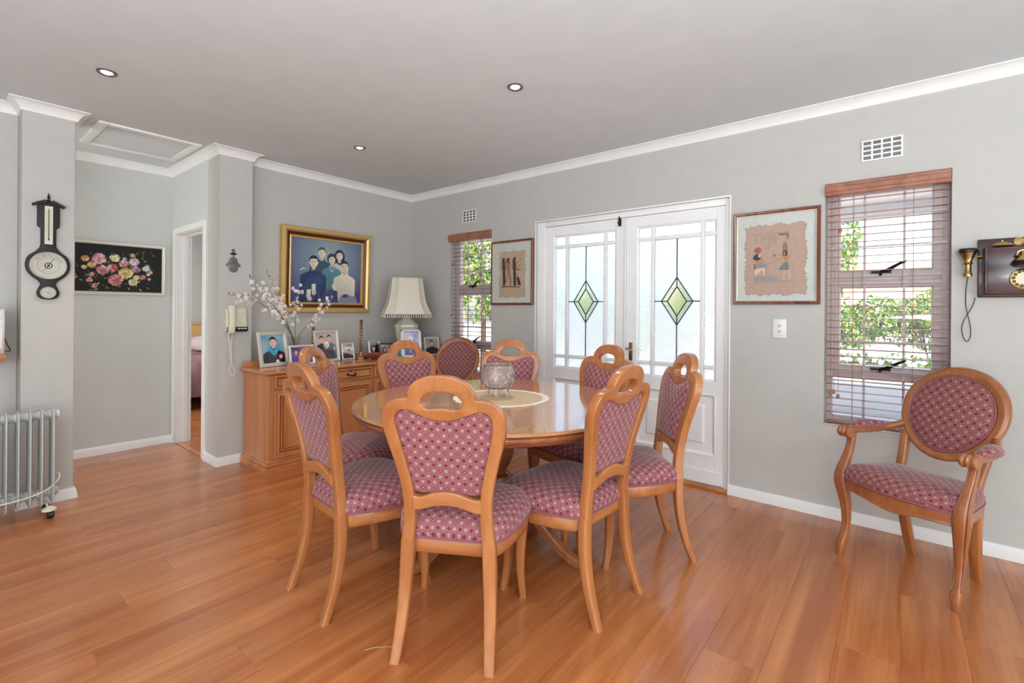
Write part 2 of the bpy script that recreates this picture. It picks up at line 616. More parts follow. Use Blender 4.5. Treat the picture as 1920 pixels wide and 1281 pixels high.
    def build(self, name, mat, parent=None, smooth=40, bevel=0.0, bseg=2, recalc=True):
        me = bpy.data.meshes.new(name)
        me.from_pydata(self.v, [], self.f)
        mats = mat if isinstance(mat, (list, tuple)) else [mat]
        for m in mats:
            me.materials.append(m)
        if len(mats) > 1:
            me.polygons.foreach_set('material_index', self.mi)
        if self.uv:
            ul = me.uv_layers.new(name='UVMap')
            for lp in me.loops:
                q = self.uv.get(lp.vertex_index, (0, 0))
                ul.data[lp.index].uv = q
        if recalc or bevel:
            bm = bmesh.new()
            bm.from_mesh(me)
            if recalc:
                bmesh.ops.recalc_face_normals(bm, faces=bm.faces)
            if bevel:
                es = [e for e in bm.edges if len(e.link_faces) == 2 and e.calc_face_angle(0) > R(35)]
                bmesh.ops.bevel(bm, geom=es, offset=bevel, segments=bseg, profile=0.5, affect='EDGES', clamp_overlap=True)
            bm.to_mesh(me)
            bm.free()
        me.update()
        if smooth:
            me.shade_smooth()
            me.set_sharp_from_angle(angle=R(smooth))
        o = bpy.data.objects.new(name, me)
        COL.objects.link(o)
        if parent:
            o.parent = parent
        return o


def tag(o, label, cat, group=None, kind=None):
    o['label'] = label
    o['category'] = cat
    if group:
        o['group'] = group
    if kind:
        o['kind'] = kind
    return o


def thing(name, label, cat, loc=(0, 0, 0), rz=0.0, group=None):
    o = bpy.data.objects.new(name, None)
    o.empty_display_size = 0.1
    COL.objects.link(o)
    o.location = loc
    o.rotation_euler = (0, 0, rz)
    return tag(o, label, cat, group)


def struct(o):
    o['kind'] = 'structure'
    return o


def dup(root, loc, rz, label, group=None):
    r = root.copy()
    COL.objects.link(r)
    r.location = loc
    r.rotation_euler = (0, 0, rz)
    r['label'] = label
    if group:
        r['group'] = group
    for ch in list(root.children):
        c = ch.copy()
        COL.objects.link(c)
        c.parent = r
        for g in ch.children:
            d = g.copy()
            COL.objects.link(d)
            d.parent = c
    return r


def clone(o, parent, loc=None, rot=None):
    c = o.copy()
    COL.objects.link(c)
    c.parent = parent
    if loc is not None:
        c.location = loc
    if rot is not None:
        c.rotation_euler = rot
    return c


def cat(pts, n=8, closed=False):
    """Catmull-Rom through 2D/3D points"""
    P = [Vector(p) for p in pts]
    k = len(P)
    out = []
    segs = k if closed else k - 1
    for i in range(segs):
        if closed:
            p0, p1, p2, p3 = P[(i - 1) % k], P[i], P[(i + 1) % k], P[(i + 2) % k]
        else:
            p0, p1, p2, p3 = P[max(i - 1, 0)], P[i], P[i + 1], P[min(i + 2, k - 1)]
        for s in range(n):
            t = s / n
            out.append(0.5 * ((2 * p1) + (p2 - p0) * t + (2 * p0 - 5 * p1 + 4 * p2 - p3) * t * t + (3 * p1 - p0 - 3 * p2 + p3) * t ** 3))
    if not closed:
        out.append(P[-1])
    return out


def plate(name, splines, thick, bevel, mat, parent, xf, res=2):
    """flat outline (with holes) given thickness and rounded edges, then bent by xf(x, h, t)"""
    cu = bpy.data.curves.new(name, 'CURVE')
    cu.dimensions = '2D'
    cu.fill_mode = 'BOTH'
    cu.extrude = thick / 2 - bevel
    cu.bevel_depth = bevel
    cu.bevel_resolution = res
    cu.offset = -bevel
    for sp in splines:
        s = cu.splines.new('POLY')
        s.points.add(len(sp) - 1)
        for i, p in enumerate(sp):
            s.points[i].co = (p[0], p[1], 0, 1)
        s.use_cyclic_u = True
    tmp = bpy.data.objects.new(name, cu)
    COL.objects.link(tmp)
    dg = bpy.context.evaluated_depsgraph_get()
    me = bpy.data.meshes.new_from_object(tmp.evaluated_get(dg))
    bpy.data.objects.remove(tmp)
    bpy.data.curves.remove(cu)
    bm = bmesh.new()
    bm.from_mesh(me)
    bmesh.ops.remove_doubles(bm, verts=bm.verts, dist=2e-5)
    for v in bm.verts:
        v.co = xf(v.co.x, v.co.y, v.co.z)
    bmesh.ops.recalc_face_normals(bm, faces=bm.faces)
    bm.to_mesh(me)
    bm.free()
    me.name = name
    me.materials.clear()
    me.materials.append(mat)
    me.shade_smooth()
    me.set_sharp_from_angle(angle=R(50))
    o = bpy.data.objects.new(name, me)
    COL.objects.link(o)
    if parent:
        o.parent = parent
    return o


def rsq(cx, cy, z, wx, wy, r=0.25, n=3, tilt=None):
    """rounded-square ring (list of 4*n points) in the XY plane"""
    hx, hy = wx / 2, wy / 2
    rr = r * min(wx, wy)
    out = []
    for q, (sx, sy) in enumerate(((1, 1), (-1, 1), (-1, -1), (1, -1))):
        for k in range(n):
            a = math.pi / 2 * (q + k / (n - 1))
            out.append((cx + sx * (hx - rr) + rr * math.cos(a), cy + sy * (hy - rr) + rr * math.sin(a), z))
    return out


def text_mesh(name, body, size, mat, parent, mat4, extrude=0.0004):
    cu = bpy.data.curves.new(name, 'FONT')
    cu.body = body
    cu.size = size
    cu.align_x = 'CENTER'
    cu.align_y = 'CENTER'
    cu.extrude = extrude
    cu.resolution_u = 2
    tmp = bpy.data.objects.new(name, cu)
    COL.objects.link(tmp)
    dg = bpy.context.evaluated_depsgraph_get()
    me = bpy.data.meshes.new_from_object(tmp.evaluated_get(dg))
    bpy.data.objects.remove(tmp)
    bpy.data.curves.remove(cu)
    me.transform(mat4)
    me.materials.clear()
    me.materials.append(mat)
    o = bpy.data.objects.new(name, me)
    COL.objects.link(o)
    o.parent = parent
    return o


# ---- flat artwork: the picture is painted from shapes onto a fine grid of coloured points
class Art:
    """u right, v up, both 0..1 over the picture; shapes are painted in order"""
    def __init__(self, w, h, y0=0.0, res=320, ground=(0, 0, 0)):
        self.w, self.h, self.y = w, h, y0
        self.SS = 3
        self.nx, self.ny = max(8, int(w * res)), max(8, int(h * res))
        self.W, self.H = (self.nx + 1) * self.SS, (self.ny + 1) * self.SS
        self.im = np.zeros((self.H, self.W, 3), np.float32) + np.array(ground[:3], np.float32)
        us = (np.arange(self.W) + .5) / self.W
        vs = (np.arange(self.H) + .5) / self.H
        self.U, self.V = np.meshgrid(us, vs)

    def poly(self, pts, col, alpha=1.0, grad=None):
        p = np.array([(q[0], q[1]) for q in pts], np.float32)
        i0 = max(0, int(p[:, 0].min() * self.W) - 1)
        i1 = min(self.W, int(p[:, 0].max() * self.W) + 2)
        j0 = max(0, int(p[:, 1].min() * self.H) - 1)
        j1 = min(self.H, int(p[:, 1].max() * self.H) + 2)
        if i1 <= i0 or j1 <= j0:
            return self
        X, Y = self.U[j0:j1, i0:i1], self.V[j0:j1, i0:i1]
        ins = np.zeros(X.shape, bool)
        n = len(p)
        for k in range(n):
            x0, y0 = p[k]
            x1, y1 = p[(k + 1) % n]
            if y0 == y1:
                continue
            c = ((y0 > Y) != (y1 > Y)) & (X < (x1 - x0) * (Y - y0) / (y1 - y0) + x0)
            ins ^= c
        reg = self.im[j0:j1, i0:i1]
        if grad:
            gx, gy, amt = grad
            ex, ey = max(np.ptp(p[:, 0]), 1e-4), max(np.ptp(p[:, 1]), 1e-4)
            t = 2 * ((X - p[:, 0].mean()) / ex * gx + (Y - p[:, 1].mean()) / ey * gy)
            cc = np.clip(np.array(col[:3], np.float32) * (1 + amt * t)[..., None], 0, 1).astype(np.float32)
            reg[ins] = reg[ins] * (1 - alpha) + cc[ins] * alpha
            return self
        reg[ins] = reg[ins] * (1 - alpha) + np.array(col[:3], np.float32) * alpha
        return self

    def ell(self, u, v, ru, rv, col, rot=0.0, n=14, jit=0.0, alpha=1.0, grad=None):
        pts = []
        asp = self.w / self.h
        n = max(n, 14) if not jit else n
        for i in range(n):
            a = 2 * math.pi * i / n
            k = 1 + (rnd.uniform(-jit, jit) if jit else 0)
            x, y = ru * k * math.cos(a), rv * k * math.sin(a) / asp
            pts.append((u + x * math.cos(rot) - y * math.sin(rot), v + (x * math.sin(rot) + y * math.cos(rot)) * asp))
        return self.poly(pts, col, alpha, grad)

    def soft(self, u, v, ru, rv, col, alpha):
        d = ((self.U - u) / ru) ** 2 + ((self.V - v) / rv) ** 2
        k = (alpha * np.exp(-1.6 * d))[..., None].astype(np.float32)
        self.im = self.im * (1 - k) + np.array(col[:3], np.float32) * k
        return self

    def line(self, u0, v0, u1, v1, t, col):
        dx, dy = (u1 - u0) * self.w, (v1 - v0) * self.h
        l = math.hypot(dx, dy) or 1
        t = t * 0.6
        nx, ny = -dy / l * t / 2 / self.w, dx / l * t / 2 / self.h
        return self.poly([(u0 - nx, v0 - ny), (u1 - nx, v1 - ny), (u1 + nx, v1 + ny), (u0 + nx, v0 + ny)], col)

    def grid(self, nx, ny, fn):
        g = np.array([[fn((i + .5) / nx, (j + .5) / ny)[:3] for i in range(nx)] for j in range(ny)], np.float32)
        fx = np.clip(self.U * nx - .5, 0, nx - 1.001)
        fy = np.clip(self.V * ny - .5, 0, ny - 1.001)
        ix, iy = fx.astype(int), fy.astype(int)
        tx, ty = (fx - ix)[..., None], (fy - iy)[..., None]
        self.im = ((g[iy, ix] * (1 - tx) + g[iy, ix + 1] * tx) * (1 - ty) + (g[iy + 1, ix] * (1 - tx) + g[iy + 1, ix + 1] * tx) * ty).astype(np.float32)
        return self

    def build(self, name, mat, parent, T=None, blur=0):
        S_ = self.SS
        im = self.im.reshape(self.ny + 1, S_, self.nx + 1, S_, 3).mean(axis=(1, 3))
        for _ in range(blur):
            p = np.pad(im, ((1, 1), (1, 1), (0, 0)), mode='edge')
            im = (p[1:-1, 1:-1] * 4 + p[:-2, 1:-1] + p[2:, 1:-1] + p[1:-1, :-2] + p[1:-1, 2:]) / 8
        nx, ny = self.nx, self.ny
        xs = (np.arange(nx + 1) / nx - .5) * self.w
        zs = (np.arange(ny + 1) / ny - .5) * self.h
        X, Z = np.meshgrid(xs, zs)
        co = np.stack([X, np.full_like(X, self.y), Z], -1).reshape(-1, 3)
        if T is not None:
            M = np.array(T)
            co = co @ M[:3, :3].T + M[:3, 3]
        I = np.arange((nx + 1) * (ny + 1)).reshape(ny + 1, nx + 1)
        q = np.stack([I[:-1, :-1], I[:-1, 1:], I[1:, 1:], I[1:, :-1]], -1).reshape(-1, 4)
        me = bpy.data.meshes.new(name)
        me.vertices.add(len(co))
        me.vertices.foreach_set('co', co.astype(np.float32).ravel())
        me.loops.add(q.size)
        me.loops.foreach_set('vertex_index', q.ravel().astype(np.int32))
        me.polygons.add(len(q))
        me.polygons.foreach_set('loop_start', np.arange(0, q.size, 4, dtype=np.int32))
        me.update(calc_edges=True)
        me.validate()
        ca = me.color_attributes.new('Col', 'FLOAT_COLOR', 'POINT')
        ca.data.foreach_set('color', np.concatenate([im.reshape(-1, 3), np.ones((len(co), 1))], 1).astype(np.float32).ravel())
        me.materials.append(mat)
        o = bpy.data.objects.new(name, me)
        COL.objects.link(o)
        o.parent = parent
        return o


def mixc(a, b, t):
    t = max(0, min(1, t))
    return tuple(a[i] * (1 - t) + b[i] * t for i in range(3)) + (1,)


def frame_ring(w, h, prof):
    """mitred frame: prof = [(inset from outer edge, y)] closed loop lofted round the rectangle"""
    mb = MB()
    rings = []
    for ins, y in prof:
        x, z = w / 2 - ins, h / 2 - ins
        rings.append([(-x, y, -z), (x, y, -z), (x, y, z), (-x, y, z)])
    rings.append(rings[0])
    mb.loft(rings, False, False)
    return mb


def person(a, u, v, s, skin, hair, top, bw=3.2, bottom=0.0, style='short', collar=None, lean=0.0):
    """bust of a sitter: u,v head centre, s head half height (picture heights)"""
    k = a.h / a.w
    ru = s * 0.74 * k
    b0 = v - s * 1.25
    sh = ru * bw
    K = (0, 0, 0, 1)
    out = cat([(u - sh * 1.0, bottom), (u - sh * 1.02, b0 - s * 1.6), (u - sh * .90, b0 - s * .85), (u - sh * .42, b0 - s * .30), (u - ru * .46, b0 + s * .12)], 5)
    out = [tuple(p) for p in out]
    body = out + [(2 * u - x, y) for x, y in reversed(out)]
    a.poly(body, top, grad=(.5, .7, .28))
    for q, wd, al in ((-.62, .07, .28), (.60, .07, .28), (-.30, .04, .14), (.26, .04, .14), (.02, .025, .16)):
        a.poly([(u + sh * (q - wd * .2), b0 - s * 1.1), (u + sh * (q + wd), bottom), (u + sh * (q - wd), bottom)], mixc(top, K, .7), alpha=al)
    for q, wd, al in ((-.48, .05, .12), (.44, .06, .16), (-.14, .03, .10)):
        a.poly([(u + sh * q, b0 - s * .8), (u + sh * (q + wd * 1.6), bottom), (u + sh * (q - wd * .4), bottom)], mixc(top, (1, 1, 1, 1), .5), alpha=al)
    if style == 'long':
        a.ell(u, v - s * .30, ru * 1.5, s * 1.45, hair, n=18, grad=(.3, .8, .25))
    elif style == 'bob':
        a.ell(u, v + s * .12, ru * 1.38, s * 1.10, hair, n=18, grad=(.3, .8, .3))
    else:
        a.ell(u, v + s * .22, ru * 1.10, s * .92, hair, n=18, grad=(.3, .8, .3))
    a.poly([(u - ru * .46, b0 - s * .18), (u + ru * .46, b0 - s * .18), (u + ru * .44, v - s * .5), (u - ru * .44, v - s * .5)], mixc(skin, K, .28))
    if style == 'short':
        for q in (-1, 1):
            a.ell(u + q * ru * .98, v - s * .08, ru * .15, s * .2, mixc(skin, K, .2), n=10)
    face = [(u + ru * .93 * math.cos(t) * (1 - .16 * max(0, -math.sin(t)) ** 2), v - s * .08 + s * .92 * math.sin(t)) for t in [2 * math.pi * i / 26 for i in range(26)]]
    a.poly(face, skin, grad=(.55, .25, .16))
    a.ell(u + ru * .40, v - s * .22, ru * .30, s * .26, mixc(skin, (1, .86, .8, 1), .4), n=14, alpha=.45)
    a.ell(u - ru * .42, v - s * .22, ru * .30, s * .28, mixc(skin, (.5, .2, .15, 1), .4), n=14, alpha=.22)
    if style == 'short':
        a.poly([(u - ru * .98, v + s * .22), (u - ru * .86, v + s * .70), (u - ru * .3, v + s * 1.04), (u + ru * .4, v + s * 1.02), (u + ru * .86, v + s * .70), (u + ru * .98, v + s * .22), (u + ru * .74, v + s * .52), (u + ru * .1, v + s * .60), (u - ru * .66, v + s * .50)], hair, grad=(.3, .8, .3))
    else:
        a.poly([(u - ru * 1.1, v - s * .15), (u - ru * .95, v + s * .75), (u - ru * .1, v + s * 1.10), (u + ru * .95, v + s * .75), (u + ru * 1.1, v - s * .15), (u + ru * .72, v + s * .42), (u + ru * .15, v + s * .62), (u - ru * .68, v + s * .40)], hair, grad=(.3, .8, .3))
    d = mixc(hair, (0.02, 0.015, 0.015, 1), .75)
    for q in (-1, 1):
        a.ell(u + q * ru * .38, v + s * .03, ru * .20, s * .10, mixc(skin, K, .35), n=12, alpha=.5)
        a.ell(u + q * ru * .38, v + s * .02, ru * .13, s * .055, d, n=10)
        a.poly([(u + q * ru * .17, v + s * .17), (u + q * ru * .58, v + s * .19), (u + q * ru * .56, v + s * .25), (u + q * ru * .2, v + s * .24)], mixc(hair, skin, .25))
    a.poly([(u - ru * .02, v + s * .05), (u + ru * .08, v + s * .05), (u + ru * .20, v - s * .29), (u - ru * .16, v - s * .29)], mixc(skin, K, .2), alpha=.55)
    a.ell(u, v - s * .52, ru * .36, s * .085, mixc((.42, .09, .08, 1), skin, .35), n=12)
    a.poly([(u - ru * .27, v - s * .50), (u + ru * .27, v - s * .50), (u, v - s * .55)], S(236, 226, 216))
    if collar:
        a.poly([(u - ru * .5, b0 + s * .12), (u, b0 - s * .7), (u + ru * .5, b0 + s * .12), (u + ru * .25, b0 + s * .05), (u, b0 - s * .2), (u - ru * .25, b0 + s * .05)], collar)
# ------------------------------------------------------------------ room shell
DB, DA, DC, DC2, DAL, XAL = 3.512, 4.313, 4.195, 4.228, 5.294, 1.4792
CEIL = 2.542
XR, YR = -3.1, -3.1


def wall_open(mb, axis, p0, p1, a0, a1, z0, z1, holes):
    """wall slab between planes p0..p1 with rectangular openings (a0,a1,z0,z1) along the other axis"""
    def bx(b0, b1, c0, c1):
        if b1 - b0 < 1e-4 or c1 - c0 < 1e-4:
            return
        if axis == 'X':
            mb.box(p0, b0, c0, p1, b1, c1)
        else:
            mb.box(b0, p0, c0, b1, p1, c1)
    cur = a0
    for h0, h1, hz0, hz1 in sorted(holes):
        bx(cur, h0, z0, z1)
        bx(h0, h1, z0, hz0)
        bx(h0, h1, hz1, z1)
        cur = h1
    bx(cur, a1, z0, z1)


W1 = (-0.226, 0.353)
W2 = (3.105, 3.700)
WZ = (0.565, 2.052)
DOOR = (0.906, 2.565, 0.0, 2.058)
mb = MB()
wall_open(mb, 'X', DB, DB + 0.2, -3.2, 8.95, 0, CEIL, [(W1[0], W1[1], WZ[0], WZ[1]), DOOR, (W2[0], W2[1], WZ[0], WZ[1])])
struct(mb.build('wall_right', MT['wall'], smooth=0))
mb = MB()
mb.box(1.729, DA, 0, DB, DA + 0.12, CEIL)
mb.box(XAL, DC, 0, 1.729, DA + 0.12, CEIL)
struct(mb.build('wall_front', MT['wall'], smooth=0))
mb = MB()
wall_open(mb, 'X', XAL, XAL + 0.12, DA + 0.12, 8.75, 0, CEIL, [(4.50, 5.21, 0, 1.945)])
struct(mb.build('wall_alcove', MT['alcove'], smooth=0))
mb = MB()
mb.box(-0.95, DAL, 0, XAL, DAL + 0.1, CEIL)
mb.box(-1.05, 4.5, 0, -0.95, DAL + 0.1, CEIL)
struct(mb.build('wall_passage', MT['alcove'], smooth=0))
mb = MB()
mb.box(-3.2, 4.39, 0, 0.384, 4.5, CEIL)
mb.box(0.384, DC2, 0, 0.632, 4.5, CEIL)
struct(mb.build('wall_left', MT['wall'], smooth=0, bevel=0.006))
mb = MB()
wall_open(mb, 'X', -3.2, XR, -3.2, 4.39, 0, CEIL, [])
wall_open(mb, 'Y', -3.2, YR, XR, DB, 0, CEIL, [])
struct(mb.build('wall_back', MT['wall'], smooth=0))
mb = MB()
mb.box(1.599, 8.75, 0, DB, 8.85, CEIL)
struct(mb.build('wall_bedroom', MT['wall'], smooth=0))
mb = MB()
mb.box(-3.2, -3.2, CEIL, DB + 0.2, 8.95, CEIL + 0.1)
struct(mb.build('ceiling', MT['ceiling'], smooth=0))

# floor slab and laminate planks
PX0, PX1, PY0, PY1 = -0.7, DB + 0.05, -1.2, DC
mb = MB()
mb.box(-3.2, -3.2, -0.1, DB + 0.2, 8.95, -0.012)
mb.box(-3.2, -3.2, -0.012, DB, PY0, 0)
mb.box(-3.2, PY0, -0.012, PX0, 4.5, 0)
mb.box(PX0, DC, -0.012, 0.632, 4.5, 0)
mb.box(-1.0, 4.5, -0.012, 0.632, DAL, 0)
mb.box(XAL, 4.4, -0.012, DB, 8.8, 0)
floor = struct(mb.build('floor', MT['floor'], smooth=0))
mb = MB()
mb.box(XR, YR, 0.0, DB, PY0 - 0.02, 0.012)
mb.box(XR, PY0 - 0.02, 0.0, PX0 - 0.02, 3.2, 0.012)
mb.build('bounce_sheet', MT['bounce_sheet'], floor, smooth=0)  # unseen pale floor covering, added to bounce neutral light to the ceiling
PW, PL = 0.192, 1.285
plank_cache = {}


def plank(x0, x1, y0, y1):
    key = (round(x1 - x0, 3), round(y1 - y0, 3))
    if key not in plank_cache:
        m = MB()
        lx, ly = key
        g = 0.0003
        c = 0.0004
        m.loft([[(g, g, -0.012), (lx - g, g, -0.012), (lx - g, ly - g, -0.012), (g, ly - g, -0.012)],
                [(g, g, -c), (lx - g, g, -c), (lx - g, ly - g, -c), (g, ly - g, -c)],
                [(g + c, g + c, 0), (lx - g - c, g + c, 0), (lx - g - c, ly - g - c, 0), (g + c, ly - g - c, 0)]])
        o = m.build('plank', MT['floor'], floor, smooth=0)
        plank_cache[key] = o
    else:
        o = clone(plank_cache[key], floor)
    o.location = (x0, y0, 0)


def lay(X0, X1, Y0, Y1):
    j0 = math.floor((Y0 + 10) / PW)
    j1 = math.ceil((Y1 + 10) / PW)
    for j in range(j0, j1):
        y0, y1 = max(Y0, -10 + j * PW), min(Y1, -10 + (j + 1) * PW)
        if y1 - y0 < 0.01:
            continue
        off = ((j * 0.43 + 0.13 * (j % 3)) % 1.0) * PL
        x = -10 + off
        while x < X1:
            a, b = max(X0, x), min(X1, x + PL)
            if b - a > 0.01:
                plank(a, b, y0, y1)
            x += PL


lay(PX0, DB, PY0, PY1)
lay(0.632, XAL, DC, DAL)
mb = MB()
mb.box(XAL + 0.005, 4.516, 0.0005, XAL + 0.045, 5.198, 0.006)
struct(mb.build('trim_2', MT['sidex'], smooth=0, bevel=0.002))


def sweep(path, prof, name, mat, z0, sgn):
    """moulding along a wall line (room on the left of the walk); prof = [(out from wall, up)]"""
    P = [Vector((p[0], p[1])) for p in path]
    m = MB()
    rings = []
    n = len(P)
    for i, p in enumerate(P):
        d0 = (P[i] - P[i - 1]).normalized() if i > 0 else (P[1] - P[0]).normalized()
        d1 = (P[i + 1] - P[i]).normalized() if i < n - 1 else d0
        n0, n1 = Vector((-d0.y, d0.x)), Vector((-d1.y, d1.x))
        b = n0 + n1
        b = b / max(b.dot(n0), 0.2)
        rings.append([(p.x + b.x * o, p.y + b.y * o, z0 + sgn * h) for o, h in prof])
    m.loft(rings)
    return struct(m.build(name, mat, smooth=28))


COVE = [(0, 0), (0.064, 0), (0.064, 0.007), (0.056, 0.008), (0.044, 0.013), (0.031, 0.023), (0.020, 0.037), (0.013, 0.05), (0.010, 0.062), (0, 0.064)]
SKIRT = [(0, 0), (0.020, 0), (0.019, 0.012), (0.014, 0.05), (0.012, 0.058), (0.008, 0.066), (0, 0.068)]
sweep([(DB, -3.1), (DB, DA), (1.729, DA), (1.729, DC), (XAL, DC), (XAL, DAL), (-0.95, DAL)], COVE, 'trim_1', MT['trim'], CEIL, -1)
sweep([(-0.95, 4.5), (0.632, 4.5), (0.632, DC2), (0.384, DC2), (0.384, 4.39), (XR, 4.39), (XR, YR), (DB, YR)], COVE, 'trim_3', MT['trim'], CEIL, -1)
sweep([(DB, -3.1), (DB, 0.906)], SKIRT, 'baseboard_right', MT['trim'], 0, 1)
sweep([(DB, 2.57), (DB, DA), (1.729, DA), (1.729, DC), (XAL, DC), (XAL, 4.45)], SKIRT, 'baseboard_front', MT['trim'], 0, 1)
sweep([(XAL, 5.262), (XAL, DAL), (-0.95, DAL)], SKIRT, 'baseboard_alcove', MT['trim'], 0, 1)
sweep([(0.632, 4.5), (0.632, DC2), (0.384, DC2), (0.384, 4.39), (XR, 4.39)], SKIRT, 'baseboard_left', MT['trim'], 0, 1)

# ------------------------------------------------------------------ windows
def window(name, y0, y1, yv, stay_y):
    m = MB()
    xa, xb = DB + 0.10, DB + 0.15
    t = 0.036
    m.rframe('X', xa, xb, y0, y1, WZ[0], WZ[1], t, t, 0.05, t)
    m.box(xa, y0 + t, 1.443, xb, y1 - t, 1.485)
    m.box(xa, y0 + t, 0.858, xb, y1 - t, 0.905)
    # sill board in the reveal
    m.box(DB + 0.005, y0, WZ[0], xa - 0.001, y1, WZ[0] + 0.010)
    fr = struct(m.build(name, MT['winframe'], smooth=30, bevel=0.004))
    gy0, gy1 = y0 + 0.076, y1 - 0.073
    for z0, z1 in ((1.517, 1.98), (0.937, 1.41)):
        s = MB()
        ring = [(-0.042, xa - 0.012), (-0.042, xb - 0.012), (0.0, xb - 0.012), (0.0, xa), (-0.008, xa - 0.012)]
        rr = []
        for ins, x in ring:
            rr.append([(x, gy0 + ins, z0 + ins), (x, gy1 - ins, z0 + ins), (x, gy1 - ins, z1 - ins), (x, gy0 + ins, z1 - ins)])
        rr.append(rr[0])
        s.loft(rr, False, False)
        s.build('window_sash', MT['winframe'], fr, smooth=20)
        g = MB()
        g.box(xa + 0.012, gy0 - 0.005, z0 - 0.005, xa + 0.017, gy1 + 0.005, z1 + 0.005)
        g.build('pane', MT['glass'], fr, smooth=0)
        h = MB()
        zb = z0 - 0.014
        h.box(xa - 0.028, stay_y - 0.045, zb - 0.008, xa - 0.010, stay_y + 0.05, zb + 0.008)
        h.tube([(xa - 0.022, stay_y + 0.01, zb), (xa - 0.03, stay_y - 0.03, zb + 0.012), (xa - 0.034, stay_y - 0.08, zb + 0.045), (xa - 0.034, stay_y - 0.115, zb + 0.06)], [0.008, 0.011, 0.008, 0.005], 8)
        h.sphere((xa - 0.022, stay_y + 0.005, zb - 0.014), 0.008)
        h.build('window_stay', MT['iron'], fr)
    g = MB()
    g.box(xa + 0.02, y0 + 0.047, 0.62, xa + 0.025, y1 - 0.047, 0.85)
    g.build('pane', MT['glass'], fr, smooth=0)
    for yy in yv:
        b = MB()
        b.box(xa - 0.022, yy - 0.006, WZ[0] + 0.02, xa - 0.014, yy + 0.006, WZ[1] - 0.02)
        b.build('burglar_bar', MT['winframe'], fr, smooth=0)
    for zz in (1.84, 1.66, 1.085, 0.84):
        b = MB()
        b.box(xa - 0.030, y0 + 0.015, zz - 0.005, xa - 0.022, y1 - 0.015, zz + 0.005)
        b.build('burglar_bar', MT['winframe'], fr, smooth=0)
    return fr


window('window_1', W1[0], W1[1], (0.158, -0.028), 0.075)
window('window_2', W2[0], W2[1], (3.497, 3.307), 3.43)


def blind(y0, y1, label, cords):
    root = thing('wooden_blind', label, 'blind', (DB, (y0 + y1) / 2, WZ[0] + 0.012), group='wooden venetian blinds')
    hw = (y1 - y0) / 2 - 0.004
    zo = WZ[0] + 0.012
    m = MB()
    pr = [(0.012, 0), (-0.020, 0), (-0.024, 0.006), (-0.024, 0.02), (-0.028, 0.026), (-0.028, 0.05), (-0.024, 0.056), (-0.024, 0.068), (-0.019, 0.075), (0.012, 0.075)]
    m.loft([[(x, -hw, 1.972 - zo + z) for x, z in pr], [(x, hw, 1.972 - zo + z) for x, z in pr]])
    m.build('valance', MT['blind'], root, smooth=25)
    first = None
    n = 31
    for k in range(n):
        z = 1.948 - zo - k * 0.0434
        if first is None:
            s = MB()
            sec = []
            for i in range(7):
                x = -0.024 + 0.048 * i / 6
                sec.append((x, 0.0016 * (1 - (x / 0.024) ** 2) + 0.0014))
            for i in range(7):
                x = 0.024 - 0.048 * i / 6
                sec.append((x, 0.0016 * (1 - (x / 0.024) ** 2) - 0.0014))
            s.loft([[(x, -hw + 0.008, z2) for x, z2 in sec], [(x, hw - 0.008, z2) for x, z2 in sec]])
            first = s.build('slat', MT['blind'], root, smooth=30)
            o = first
        else:
            o = clone(first, root)
        o.location = (0.040, 0, z)
        o.rotation_euler = (0, R(-3 + rnd.uniform(-1.2, 1.2) + (5 if k > 22 else 0)), 0)
    m = MB()
    m.box(0.018, -hw + 0.008, 0.002, 0.062, hw - 0.008, 0.018)
    m.build('bottom_rail', MT['blind'], root, bevel=0.004)
    for yy in (hw * 0.52, -hw * 0.46):
        m = MB()
        for dx in (0.015, 0.065):
            m.tube([(dx, yy, 0.01), (dx, yy, 1.40)], 0.0012, 5)
        m.build('ladder_cord', MT['blind'], root)
    for k, (dy, zb) in enumerate(cords):
        m = MB()
        m.tube([(-0.010, hw - dy, 1.41), (-0.010, hw - dy - 0.004, zb - zo + 0.03)], 0.0014, 5)
        c = m.build('pull_cord', MT['blind'], root)
        m = MB()
        m.lathe([(0.002, 0.028), (0.006, 0.024), (0.0095, 0.008), (0.008, 0.0), (0.002, -0.003)], 12, (-0.010, hw - dy - 0.004, zb - zo))
        m.build('tassel', MT['blind'], c)
    return root


blind(W1[0], W1[1], 'brown wooden venetian blind in the right window beside the wall telephone', ((0.028, 0.752), (0.046, 0.765), (0.066, 0.74), (0.070, 1.745)))
blind(W2[0], W2[1], 'brown wooden venetian blind in the narrow window near the room corner', ((0.04, 1.19), (0.055, 1.72)))

# ------------------------------------------------------------------ french doors
m = MB()
JX0, JX1 = DB + 0.02, DB + 0.12
m.rframe('X', JX0, JX1, 0.907, 2.564, 0.0, 2.057, 0.033, 0.084, 0.0, 0.047)
# plaster band round the opening
m.rframe('X', DB - 0.006, DB - 0.0005, 0.898, 2.573, 0.0, 2.068, 0.010, 0.012, 0.0, 0.012)
door1 = struct(m.build('door_1', MT['door'], smooth=25, bevel=0.004))
m = MB()
m.box(DB - 0.01, 0.906, 0, DB + 0.13, 2.565, 0.018)
m.build('threshold', MT['sidex'], door1, smooth=0, bevel=0.003)
LX0, LX1 = DB + 0.030, DB + 0.072


